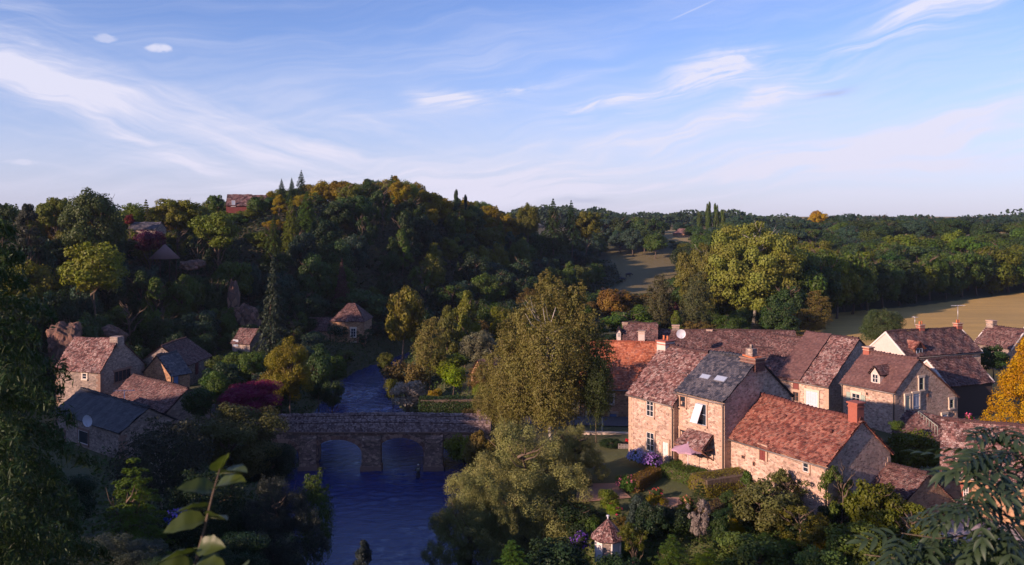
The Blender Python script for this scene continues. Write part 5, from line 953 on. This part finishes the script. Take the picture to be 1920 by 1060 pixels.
# blossoms on shrubs
def flowers(name, label, px, yt, yb, w, D, leafcol, fcol, n, size, kind='shrub', cat='flowering shrub'):
    t = T(kind, px, yt, yb, w, D, leafcol, label, name, cat, trunk_part=False); zt = HC+(YH-yt)/F*D; zb = max(HC+(YH-yb)/F*D, h1((px-960)/F*D, D)-.1); g = t.location.z; rx = w/2*D/F
    d = unit(rng.normal(size=(n, 3))); d[:, 2] = np.abs(d[:, 2])*1.0-.25; c = d*rng.uniform(.8, 1.02, n)[:, None]*np.array([rx, rx, (zt-zb)/2])+np.array([0, 0, (zt+zb)/2-g]); c = np.repeat(c, 5, 0)+rng.normal(0, size*.45, (n*5, 3))
    me = leafmesh('blossom', c, np.repeat(d, 5, 0)+rng.normal(size=(n*5, 3))*.5+np.array([0, 0, .3]), size, .95); o = ob('blossom', me, t, color=fcol, kind='stuff'); return t
flowers('hydrangea', 'blue-white hydrangea against the tall stone house', 1196, 840, 872, 42, 70, 'mid', (.30, .33, .52), 110, .16)
flowers('hydrangea', 'purple hydrangea right of the blue-white one', 1222, 846, 884, 40, 68.5, 'dark', (.20, .13, .32), 90, .15)
flowers('rose_bush', 'pink flowered bush beside the narrow hedge', 1176, 888, 940, 50, 64.5, 'mid', (.42, .16, .19), 24, .14); flowers('rose_bush', 'small red rose bush before the box hedge', 1232, 912, 938, 26, 62.5, 'dark', (.42, .10, .10), 16, .13)
flowers('rose_bush', 'salmon flowered bush beside the earth patch', 1287, 926, 958, 26, 60.5, 'mid', (.45, .22, .15), 26, .12); flowers('rose_bush', 'low bush with magenta flowers by the brown path', 1150, 942, 968, 36, 59, 'light', (.32, .06, .12), 12, .11)
flowers('purple_flower_bush', 'violet flowering bush left of the garden turret', 1088, 990, 1045, 40, 55, 'dark', (.14, .08, .30), 70, .13); flowers('blue_flower_bush', 'blue hydrangea in the shaded lower left', 333, 952, 990, 50, 44, 'deep', (.08, .09, .30), 60, .13)
flowers('white_flower_bush', 'white flowers in the shaded lower left', 112, 975, 1010, 60, 38, 'deep', (.62, .62, .75), 16, .12); flowers('red_flower_pot', 'red flowers beside the road wall', 1177, 822, 842, 10, 79, 'mid', (.6, .03, .03), 16, .12); flowers('blue_flowers', 'violet flowers at the foot of the gabled cottage', 336, 738, 756, 24, 96, 'dark', (.2, .15, .6), 20, .16)
flowers('pink_shrub', 'pink flowering shrub by the plank barn', 1818, 772, 800, 16, 80, 'mid', (.6, .15, .25), 20, .15)

# a cottage-garden muddle of shrubs between the hedges and the bottom trees
kk = 0
for i in range(400):
    x, y = random.uniform(4, 36), random.uniform(49.5, 66); px = 960+F*x/y; zg = h1(x, y); py = YH+F*(HC-zg)/y
    if px < 1090 or px > 1800 or py > 1100: continue
    if px < 1420 and py < 955 and not (px < 1180 and py > 946): continue
    if 1420 < px and y > 60: continue
    if not spaced(x, y, 1.55) or (abs(px-1140) < 45 and y < 54) or (x > 26.5 and y > 54.5): continue
    hh = random.uniform(.7, 2.1); w = random.uniform(.6, 1.3); cl = random.choice(['mid', 'dark', 'olive', 'light', 'deep', 'gold', 'brown', 'dark', 'mid']); pts.append((x, y))
    tree('garden_shrub', {'mid': 'mid-green', 'dark': 'dark green', 'olive': 'olive', 'light': 'pale green', 'deep': 'very dark', 'gold': 'yellowish', 'brown': 'russet'}[cl]+' small shrub in the crowded lower part of the sunny garden', 'shrub', x, y, zg+hh, zg-.1, w, random.choice(['shrub', 'shrub', 'round', 'sparse', 'layered']), cl, 'small shrubs crowding the lower garden', trunk_part=False); kk += 1
scatter('garden_plants', 'flower-bed plants and tall grass in the lower garden', 60000, lambda x, y: (x/y > .085) & (x/y < .56) & (HC-4.8 < (y*.43)) & ((y < 58.5) | (x > 17)) & ~((x > 26.5) & (y > 54.5)), .16, .7, (.05, .075, .02), (4, 37), (47, 62))
# ------------------------------------------------------------------ small structures and things
def sheet(name, pts, m, up=.05, z=None, nsub=14):
    p = [Vector((x, y, 0)) for x, y in pts]; V = []; Qs = []           # four corners, follows the ground
    for i in range(nsub+1):
        for j in range(nsub+1):
            a, b = i/nsub, j/nsub; q = (p[0]*(1-a)+p[1]*a)*(1-b)+(p[3]*(1-a)+p[2]*a)*b; V.append((q.x, q.y, (h1(q.x, q.y) if z is None else z)+up))
    k = nsub+1; Qs = [(i*k+j, (i+1)*k+j, (i+1)*k+j+1, i*k+j+1) for i in range(nsub) for j in range(nsub)]
    return ob(name, npmesh(name, V, Qs, M[m], True), kind='structure')
sheet('road', [(-3, 88.2), (22, 84.3), (22, 90.2), (-3, 91.4)], 'road', .09); sheet('lane', [(-38.8, 88), (-33, 87), (-31, 103), (-38.5, 104)], 'road', .12); sheet('path', [(4.6, 62.5), (8.8, 63.0), (8.0, 66.2), (5.2, 66.6)], 'path', .08)
sheet('earth_patch', [(9.6, 60.6), (13.0, 60.6), (12.6, 62.6), (10.3, 62.8)], 'path', .08); sheet('gravel_yard', [(27.4, 55.5), (33.5, 55.5), (35.5, 61.6), (27.8, 63.8)], 'yard', .07); sheet('lawn', [(5.5, 66.8), (11, 64), (10.4, 72), (6, 76)], 'path', -.9)
t = thing('road_wall', 'low pale wall along the road left of the tall stone house', 'wall', (9.5, 82.3, 4)); m = MB(); m.box((9.3, 82.6, 4.0), (2.6, .2, 1.0), -.10); ob('wall', m.mesh('wall', M['pink_render'], t.location), t); m = MB(); m.box((9.3, 82.6, 5.03), (2.7, .26, .04), -.10); ob('coping', m.mesh('coping', M['cream'], t.location), t)
t = thing('white_post', 'thin white post on the road edge before the orange-roofed house', 'post', (8.9, 84.2, 4.5)); m = MB(); m.tube([(8.9, 84.2, 4.4), (8.9, 84.2, 6.0)], .06, 8); ob('pole', m.mesh('pole', M['whitepaint'], t.location), t); m = MB(); m.cone((8.9, 84.2, 6.0), .085, .03, .1, 8); ob('cap', m.mesh('cap', M['whitepaint'], t.location), t)
for i, (px, py, l, lab) in enumerate([(1127, 886, .75, 'short stone slab bench on the lawn, left one'), (1150, 880, 1.35, 'long stone slab bench on the lawn, right one')]):
    p = G(px, py, 4.75); t = thing('stone_bench', lab, 'bench', p, None, .35); m = MB(); m.box((0, 0, .38), (l, .28, .09)); ob('slab', m.mesh('slab', M['bench']), t)
    for sx in (-.7, .7): m = MB(); m.box((sx*l, 0, .13), (.14, .22, .17)); ob('support', m.mesh('support', M['bench']), t)
# parasol
p = P(1290, 840, 67.2); g = 5.2; t = thing('parasol', 'open lilac garden parasol in front of the slate-roofed house', 'parasol', (p.x, p.y, g)); m = MB(); z1, z0 = 8.10-g, 7.62-g
ring = [(1.3*cos(k*pi/4), 1.3*sin(k*pi/4), z0) for k in range(8)]
for k in range(8):
    a, b = ring[k], ring[(k+1) % 8]; mid = ((a[0]+b[0])*.46, (a[1]+b[1])*.46, z0+.05); m2 = MB(); m2.add([(0, 0, z1), a, mid, b, (a[0], a[1], a[2]-.12), (b[0], b[1], b[2]-.12), (mid[0], mid[1], mid[2]-.12)], [(0, 1, 2), (0, 2, 3), (1, 4, 6, 2), (2, 6, 5, 3)]); o = ob('canopy_panel', m2.mesh('canopy_panel', M['parasol']), t); o.data.materials[0] = M['parasol']
m = MB(); m.tube([(0, 0, 0), (0, 0, z1+.12)], .03, 8); ob('pole', m.mesh('pole', M['whitepaint']), t); m = MB(); m.cone((0, 0, 0), .3, .26, .1, 14); ob('base', m.mesh('base', M['bench']), t)
# garden turret (small octagonal pavilion)
p = P(1140, 1003, 54.); g = 4.6; zt = HC+(YH-972)/F*54; ze = HC+(YH-1004)/F*54; t = thing('garden_turret', 'small octagonal garden turret with pointed lichened roof at the bottom', 'garden pavilion', (p.x, p.y, g)); zt -= g; ze -= g
for k in range(8):
    a0, a1 = k*pi/4+.2, (k+1)*pi/4+.2; q = lambda r_, a, z: (r_*cos(a), r_*sin(a), z); m = MB()
    m.prism([q(.80, a0+.05, -.4), q(.80, a1-.05, -.4), q(.75, a1-.05, -.4), q(.75, a0+.05, -.4)], [q(.80, a0+.05, ze+.05), q(.80, a1-.05, ze+.05), q(.75, a1-.05, ze+.05), q(.75, a0+.05, ze+.05)]); ob('wall_panel', m.mesh('wall_panel', M['stone_grey' if k % 2 else 'white_trim']), t)
    m = MB(); m.tube([q(.82, a0, -.4), q(.82, a0, ze+.05)], .05, 6); ob('corner_post', m.mesh('corner_post', M['white_trim']), t)
    m = MB(); c = [q(1.12, a0, ze-.1), q(1.12, a1, ze-.1), (0, 0, zt), (0, 0, zt)]; m.add(c[:3]+[(0, 0, zt-.08), q(1.05, a0, ze-.16), q(1.05, a1, ze-.16)], [(0, 1, 2), (4, 3, 5), (0, 4, 5, 1)]); rp = ob('roof_panel', m.mesh('roof_panel', M['tile_purple']), t)
    v, qq, rn = tile_quads(*c, .12, .1, .018, 1., 0, .008, .01); ob('shingles', npmesh('shingles', v, qq, M['tile_purple'], rnd=rn), rp, kind='stuff')
m = MB(); m.tube([(0, 0, zt-.05), (0, 0, zt+.12)], .05, 6); m.tube([(0, 0, zt+.12), (0, 0, zt+.2)], [.1, .1], 6); ob('finial', m.mesh('finial', M['whitepaint']), t)
# television aerials and dishes
def aerial(label, x, y, z, hgt, w, els, rz):
    t = thing('aerial', label, 'aerial', (x, y, z), None, rz); m = MB(); m.tube([(0, 0, -.3), (0, 0, hgt)], .03, 5); ob('mast', m.mesh('mast', M['metal']), t); m = MB(); m.tube([(-w/2, 0, hgt-.05), (w/2, 0, hgt-.05)], .025, 4); ob('boom', m.mesh('boom', M['metal']), t)
    for k in range(els): m = MB(); xx = -w/2+w*(k+.5)/els; m.tube([(xx, -.35, hgt-.02), (xx, .35, hgt-.02)], .014, 4); ob('element', m.mesh('element', M['metal']), t)
c, zt = C10; aerial('tall thin television aerial on the right chimney of the long house', c[0], c[1], zt, 2.35, 1.9, 8, .2)
c = Vector(H10.g(4.9, 3, 12.4)); aerial('small television aerial on the left chimney of the long house', c.x-.2, c.y, c.z, 1.0, .5, 4, 1.1)
p = P(252, 770, 84); aerial('double television aerial on the slate workshop in the shade', p.x-1.0, p.y, p.z, 2.0, 2.0, 9, .1)
def dish(label, p, r_, m_, az_):
    t = thing('satellite_dish', label, 'satellite dish', p, None, az_); V_ = []; Q_ = []; k = 14
    for j in range(5):
        for i in range(k): a = 2*pi*i/k; rr = r_*j/4; V_.append((rr*cos(a), -.02+.22*r_*(j/4)**2*-1, rr*sin(a)))
    for j in range(4):
        for i in range(k): Q_.append((j*k+i, j*k+(i+1) % k, (j+1)*k+(i+1) % k, (j+1)*k+i))
    ob('reflector', npmesh('reflector', V_, Q_, M[m_], True), t); m = MB(); m.tube([(0, -.1, -r_*.9), (0, -r_*.8, 0)], .02, 4); m2 = MB(); m2.tube([(0, 0, 0), (0, .3, -.1), (0, .3, -r_*1.4)], .03, 5); ob('arm', m.mesh('arm', M['metal']), t); ob('bracket', m2.mesh('bracket', M['metal']), t)
dish('white satellite dish on the roof edge of the slate workshop', P(166, 789, 77.6), .55, 'whitepaint', -.3); dish('round grey satellite dish on the ridge of the row house', P(1277, 626, 113.5), .62, 'whitepaint', -.2)
# garden gate of black bars by the lane
a = G(309, 809, 3.7); b = G(342, 807, 3.7); t = thing('iron_gate', 'black barred gate across the lane in the shade', 'gate', a); d = b-a
for k in range(13): m = MB(); q = d*(k/12); m.tube([(q.x, q.y, 0), (q.x, q.y, 1.15+.12*sin(pi*k/12))], .035 if k in (0, 6, 12) else .018, 4); ob('bar', m.mesh('bar', M['black']), t)
for z in (.18, 1.0): m = MB(); m.tube([(0, 0, z), (d.x, d.y, z)], .03, 4); ob('rail', m.mesh('rail', M['black']), t)
# stair rail by the dormer house
a = P(1722, 771, 80.); b = P(1758, 800, 76.5); t = thing('stair_railing', 'pale metal stair railing by the lean-to roof', 'railing', a); d = b-a
for k in range(8): m = MB(); q = d*(k/7); m.tube([(q.x, q.y, q.z-.9), (q.x, q.y, q.z)], .02, 4); ob('baluster', m.mesh('baluster', M['green_paint']), t)
m = MB(); m.tube([(0, 0, 0), tuple(d)], .03, 5); ob('handrail', m.mesh('handrail', M['green_paint']), t)
# picket fence at the road garden
p0 = G(1160, 852, 4.7); t = thing('picket_fence', 'short grey picket fence at the corner of the tall stone house', 'fence', p0)
for k in range(9): m = MB(); m.box((k*.13, -k*.03, .45), (.045, .02, .5)); ob('picket', m.mesh('picket', M['bench']), t)
m = MB(); m.box((.52, -.09, .7), (.6, .02, .04), -.2); ob('rail', m.mesh('rail', M['bench']), t)
# rocks
def rock(label, px, py, D, sx, sy, sz, seed, name='rock_outcrop'):
    import bmesh
    p = P(px, py, D); b = bmesh.new(); bmesh.ops.create_icosphere(b, subdivisions=4, radius=1.); g = np.random.default_rng(seed); dirs = unit(g.normal(size=(38, 3))); of = g.uniform(.62, .95, 38)
    for v in b.verts:
        c = np.array(v.co); dt = dirs@c; k = np.min(np.where(dt > .1, of/np.maximum(dt, .1), 9)); c = c*min(k, 1.1)*(1+.07*sin(9*c[0]+5*c[2])+.05*sin(17*c[1]+13*c[2]+seed)+g.normal(0, .022)); v.co = (c[0]*sx, c[1]*sy, c[2]*sz)
    me = bpy.data.meshes.new(name); b.to_mesh(me); b.free(); me.materials.append(M['rock']); o = ob(name, me, loc=p); return tag(o, label, 'rock')
rock('sunlit reddish rock face behind the riverside house', 128, 655, 113, 3.0, 3, 4.6, 1); rock('reddish rock shoulder right of the sunlit rock face', 190, 636, 120, 4.2, 3, 2.2, 2); rock('grey cliff standing out of the wooded slope', 437, 560, 146, 1.0, 2, 4.2, 3); rock('pale crag low on the wooded slope', 465, 600, 142, 2.4, 2, 3.0, 4); rock('small rock with dry grass on top on the hillside', 360, 498, 148, 2.4, 2, 1.2, 5)
for i, (px, py, s_) in enumerate([(858, 843, .5), (866, 846, .35), (872, 841, .45), (850, 847, .3)]): rock(['largest bank stone', 'flat bank stone', 'rounded bank stone', 'smallest bank stone'][i]+' under the right arch', px, py, 94, s_, s_, s_*.6, 20+i, 'bank_stone')
# cows on the meadow
def skin_body(name, m_, verts, edges, rad, parent, sub=1):
    me = bpy.data.meshes.new(name); me.from_pydata(verts, edges, []); o = ob(name, me, parent); o.modifiers.new('skin', 'SKIN'); o.modifiers.new('sub', 'SUBSURF').levels = sub; o.modifiers['sub'].render_levels = sub
    for i, r_ in enumerate(rad): me.skin_vertices[0].data[i].radius = r_ if isinstance(r_, tuple) else (r_, r_)
    me.skin_vertices[0].data[0].use_root = True; me.materials.append(M[m_]); return o
def cow(label, px, py, rz):
    D = 262.
    for _ in range(20): D = (HC-h1((px-960)/F*D, D))*F/(py-YH)
    x = (px-960)/F*D; t = thing('cow', label, 'cow', (x, D, h1(x, D)), 'dark cows on the shaded meadow', rz)
    V_ = [(.65, 0, 1.15), (0, 0, 1.08), (-.7, 0, 1.15), (1.0, 0, 1.25), (1.35, 0, .95), (1.65, 0, .6)]+[(sx, sy, z) for sx in (.6, -.65) for sy in (-.22, .22) for z in (.85, .45, .04)]+[(-.95, 0, 1.2), (-1.02, 0, .6)]
    Ed = [(0, 1), (1, 2), (0, 3), (3, 4), (4, 5)]; k = 6
    for r0 in (0, 0, 2, 2): Ed += [(r0, k), (k, k+1), (k+1, k+2)]; k += 3
    Ed += [(2, 18), (18, 19)]; rad = [(.36, .42), (.38, .46), (.34, .4), .24, .17, .11]+[.13, .075, .065]*4+[.05, .04]
    skin_body('body', 'black', V_, Ed, rad, t); 
    for sy in (-1, 1): m = MB(); m.tube([(1.33, sy*.1, 1.1), (1.3, sy*.26, 1.12)], [.05, .02], 5); ob('ear', m.mesh('ear', M['black']), t)
cow('upper dark cow grazing on the shaded meadow', 1178, 520, .3); cow('lower dark cow grazing on the shaded meadow', 1168, 529, 2.9)
# fisherman wading below the bridge
x, y = (784-960)/F*84.6, 84.6; t = thing('person', 'person wading in the river by the pier in dark waders, fishing', 'person', (x, y, 0), None, 0.3)
V_ = [(0, 0, .48), (0, .01, .75), (0, 0, 1.0), (0, 0, 1.12), (-.19, 0, 1.0), (-.25, .03, .78), (-.17, .22, .68), (.19, 0, 1.0), (.24, .08, .8), (.12, .28, .78), (-.10, 0, .42), (-.11, .02, .0), (-.11, -.02, -.45), (.10, 0, .42), (.13, .05, 0.), (.14, .02, -.45)]
Ed = [(0, 1), (1, 2), (2, 3), (2, 4), (4, 5), (5, 6), (2, 7), (7, 8), (8, 9), (0, 10), (10, 11), (11, 12), (0, 13), (13, 14), (14, 15)]
skin_body('clothed_body', 'black', V_, Ed, [(.16, .11), (.15, .11), (.15, .10), .055, .075, .055, .045, .075, .055, .045, .10, .08, .06, .10, .08, .06], t, 2)
M['skin'] = mat('skin', plain((.42, .24, .18), .6, .1)); M['cap'] = mat('cap_cloth', plain((.55, .52, .48), .8, .1)); M['vest'] = mat('vest_cloth', plain((.22, .21, .17), .8, .2))
skin_body('head', 'skin', [(0, 0, 1.16), (0, .01, 1.24), (0, .01, 1.32), (0, .1, 1.25), (-.085, 0, 1.25), (.085, 0, 1.25)], [(0, 1), (1, 2), (1, 3), (1, 4), (1, 5)], [.055, .085, .075, .02, .02, .02], t, 2)
m = MB(); m.tube([(0, .01, 1.31), (0, .01, 1.36), (0, .0, 1.395)], [.102, .095, .03], 12); m.prism([(-.07, .08, 1.31), (.07, .08, 1.31), (.05, .2, 1.30), (-.05, .2, 1.30)], [(-.07, .08, 1.325), (.07, .08, 1.325), (.05, .2, 1.31), (-.05, .2, 1.31)]); ob('cap', m.mesh('cap', M['cap']), t)
m = MB(); m.tube([(0, -.02, .72), (0, -.025, .95), (0, -.02, 1.03)], [.185, .2, .15], 12); ob('vest', m.mesh('vest', M['vest']), t)
for sx in (-.17, .12):
    for f_ in range(4): m = MB(); bx = sx+(f_-1.5)*.02; m.tube([(bx, .25, .71), (bx, .31, .72), (bx+.01, .33, .69)], [.011, .010, .008], 4); ob('finger', m.mesh('finger', M['skin']), t)
m = MB(); m.tube([(-.17, .22, .68), (.2, .5, 1.2), (.9, 1.0, 2.0)], [.014, .009, .004], 4); tag(ob('fishing_rod', m.mesh('fishing_rod', M['brownpaint']), None, (x, y, 0)), 'thin fishing rod held by the wading person', 'fishing rod')

# ------------------------------------------------------------------ foreground
Cn, Nr, lf, cr = spruce(120000, 77, 26, .020, .16, .25); PROTO['larch'] = [leafmesh('crown', Cn, Nr+rng.normal(size=Cn.shape)*.3, .040, .2)]
tree('larch_tree', 'dark out-of-focus conifer with flat boughs filling the left edge', 'tree', -12.9, 20.5, 25.9, 9.5, 4.0, 'larch', (.030, .050, .018), jitter=0, trunk='slim')
tree('larch_tree', 'second dark conifer low at the left edge, boughs before the slate workshop', 'tree', -17.2, 27, 22.0, 8, 4.6, 'larch', (.028, .046, .018), jitter=0, trunk='slim')
# near shrub with large leaves
t = thing('large_leaf_shrub', 'near shrub with large yellow-green leaves rising from the bottom edge', 'shrub', (-1.30, 3.0, h1(-1.3, 3.0)))
M['bigleaf'] = mat('big_leaf', lambda n: (lambda p, q: n.new('ShaderNodeMixShader', {0: .35, 1: p, 2: q}).outputs[0])(bsdf(n, hsv(n, (.050, .072, .013, 1), .5, 1., n.m('ADD', .75, n.m('MULTIPLY', n.noise(oc(n), 22, 4), .5))), .45, n.noise(oc(n), 60, 3), .2, .002), n.new('ShaderNodeBsdfTranslucent', {'Color': (.09, .13, .016, 1)}).outputs[0]))
def bigleaf(seed, L=.115, Wd=.078):
    g = random.Random(seed); m = MB(); n_ = 9; V_ = []; fs = []
    for i in range(n_+1):
        s = i/n_; w = Wd/2*math.sin(pi*min(1, s**.75))**.8*(1+.10*(i % 2)); z = -.25*L*s*s
        for k in (-1, -.5, 0, .5, 1): V_.append((k*w, s*L, z+abs(k)*w*.35+.002*sin(i*1.7+k)))
    for i in range(n_):
        for k in range(4): a = i*5+k; fs.append((a, a+1, a+6, a+5))
    m.add(V_, fs, True); m.tube([(0, -.02, .004), (0, 0, 0), (0, L*.9, -.2*L)], [.002, .002, .0008], 4); return m.mesh('leaf', M['bigleaf'])
BL = [bigleaf(i) for i in range(3)]
base = Vector(t.location); stem = [P(352, 1250, 3.0), P(366, 1060, 3.0), P(385, 985, 2.95), P(398, 930, 2.9), P(412, 880, 2.88)]
m = MB(); m.tube([base]+stem, [.014, .009, .006, .004, .003, .002], 6); o = ob('stem', m.mesh('stem', M['bark'], base), t)
for i, (px, py, ang, el_, s_) in enumerate([(412, 884, 1.25, .7, .85), (414, 888, .35, .3, .95), (403, 915, 0., .45, 1.05), (403, 922, 2.6, .3, .95), (396, 950, 3.0, .1, .9), (388, 970, .25, .2, .8), (385, 975, 2.7, -.1, 1.05), (372, 1028, .45, .2, .85), (370, 1035, 3.1, .0, .95), (366, 1060, .2, .2, 1.0), (366, 1065, 2.9, .1, 1.1), (440, 1075, 1.2, .4, .9), (470, 1080, .9, .4, .9), (350, 1090, 2.0, .3, 1.)]):
    p = P(px, py, 2.95)-base; d = Vector((cos(ang)*cos(el_), -.45, sin(el_)+.12)).normalized(); q = d.to_track_quat('Y', 'Z'); o = ob('leaf', BL[i % 3], t, p); o.rotation_euler = (q.to_matrix() @ Matrix.Rotation(random.uniform(-.9, .9), 3, 'Y')).to_euler(); o.scale = (s_*1.12,)*3
for px in (440, 472): m = MB(); m.tube([stem[0]-base+Vector((.02, 0, -.1)), P(px, 1080, 2.95)-base], [.006, .003], 5); ob('stem', m.mesh('stem', M['bark']), t)
# near ash with compound leaves, lower right
t = thing('ash_tree', 'near dark ash boughs with long leaflets in the lower right corner', 'tree', (4.3, 5.6, h1(4.3, 5.6)-.1)); base = Vector(t.location)
M['ashleaf'] = mat('ash_leaf', lambda n: (lambda p, q: n.new('ShaderNodeMixShader', {0: .22, 1: p, 2: q}).outputs[0])(bsdf(n, hsv(n, (.030, .052, .022, 1), .5, 1., n.m('ADD', .6, n.m('MULTIPLY', n.noise(oc(n), 12, 3), .8))), .5), n.new('ShaderNodeBsdfTranslucent', {'Color': (.05, .10, .02, 1)}).outputs[0]))
def ashleaf(seed):
    g = random.Random(seed); m = MB(); n_ = 4; L = .24; m.tube([(0, 0, 0), (0, L*.5, -.012), (0, L, -.055)], [.0022, .0016, .001], 4)
    def let(p, a, ln):
        w = ln*.16; c, s = cos(a), sin(a); V_ = []
        for i in range(5):
            f = i/4; ww = w*(sin(pi*min(.98, .12+f*.88))); z = -.35*ln*f*f
            for k in (-1, 0, 1): x, y = k*ww, f*ln; V_.append((p[0]+x*c-y*s, p[1]+x*s+y*c, p[2]+z+abs(k)*ww*.35))
        m.add(V_, [(i*3+k, i*3+k+1, i*3+k+4, i*3+k+3) for i in range(4) for k in range(2)], True)
    for i in range(n_):
        f = .28+.62*i/(n_-1); p = (0, L*f, -.055*f*f)
        for sd in (-1, 1): let(p, sd*(-1.05+.12*i+g.gauss(0, .1)), .085*g.uniform(.85, 1.1))
    let((0, L, -.055), g.gauss(0, .1), .09); return m.mesh('leaf', M['ashleaf'])
AL = [ashleaf(i) for i in range(5)]; gr = random.Random(5); nl = 0
m0 = MB(); top = Vector((3.9, 5.2, 25.0))-base; m0.tube([(0, 0, -.2), (.05, -.05, 1.0), tuple(top*.7), tuple(top)], [.10, .08, .06, .04], 8); ob('trunk', m0.mesh('trunk', M['bark']), t)
for bi, pts_ in enumerate([[(2080, 1010, 5.0), (1990, 900, 4.9), (1900, 850, 4.8), (1850, 845, 4.7), (1800, 880, 4.7)], [(2080, 1040, 5.0), (1970, 960, 4.9), (1880, 910, 4.8), (1810, 930, 4.7), (1770, 960, 4.7)], [(2080, 1080, 5.0), (1960, 1030, 4.8), (1850, 1000, 4.7), (1760, 1010, 4.6), (1690, 1000, 4.6)],
        [(2060, 1130, 5.0), (1900, 1080, 4.8), (1800, 1060, 4.7), (1700, 1050, 4.6), (1620, 1040, 4.6)], [(2060, 960, 5.2), (2000, 860, 5.1), (1940, 815, 5.0), (1890, 800, 5.0), (1860, 806, 5.0)], [(2060, 1100, 5.0), (1930, 1060, 4.6), (1890, 990, 4.5), (1850, 950, 4.5), (1830, 925, 4.5)]]):
    q = [Vector(P(*a))-base for a in pts_]; m = MB(); m.tube([top*.8]+q, [.016, .011, .008, .006, .004, .002], 5); ob('branch', m.mesh('branch', M['bark']), t)
    for k in range(1, len(q)):
        for j in range(8):
            f = gr.random(); p = q[k-1].lerp(q[k], f); a = gr.uniform(0, 2*pi); o = ob('leaf', AL[nl % 5], t, p); nl += 1
            d = Vector((cos(a)*.8-.3, sin(a)*.6-.25, gr.uniform(-.7, .25))).normalized(); o.rotation_euler = (d.to_track_quat('Y', 'Z').to_matrix() @ Matrix.Rotation(gr.uniform(-.6, .6), 3, 'Y')).to_euler(); o.scale = (gr.uniform(.8, 1.15),)*3

# ------------------------------------------------------------------ air
hm = bpy.data.materials.new('haze'); hm.use_nodes = True; hm.node_tree.nodes.clear(); n = N(hm.node_tree)
pv = n.new('ShaderNodeVolumePrincipled', {'Color': (.62, .72, 1.0, 1), 'Density': .00009, 'Anisotropy': .2}); o = n.new('ShaderNodeOutputMaterial'); n.l.new(pv.outputs[0], o.inputs['Volume'])
m = MB(); m.box((100, 280, 22), (520, 400, 26)); o = ob('haze', m.mesh('haze', hm), kind='stuff'); o['label'] = 'thin blue evening haze over the valley'; o['category'] = 'haze'
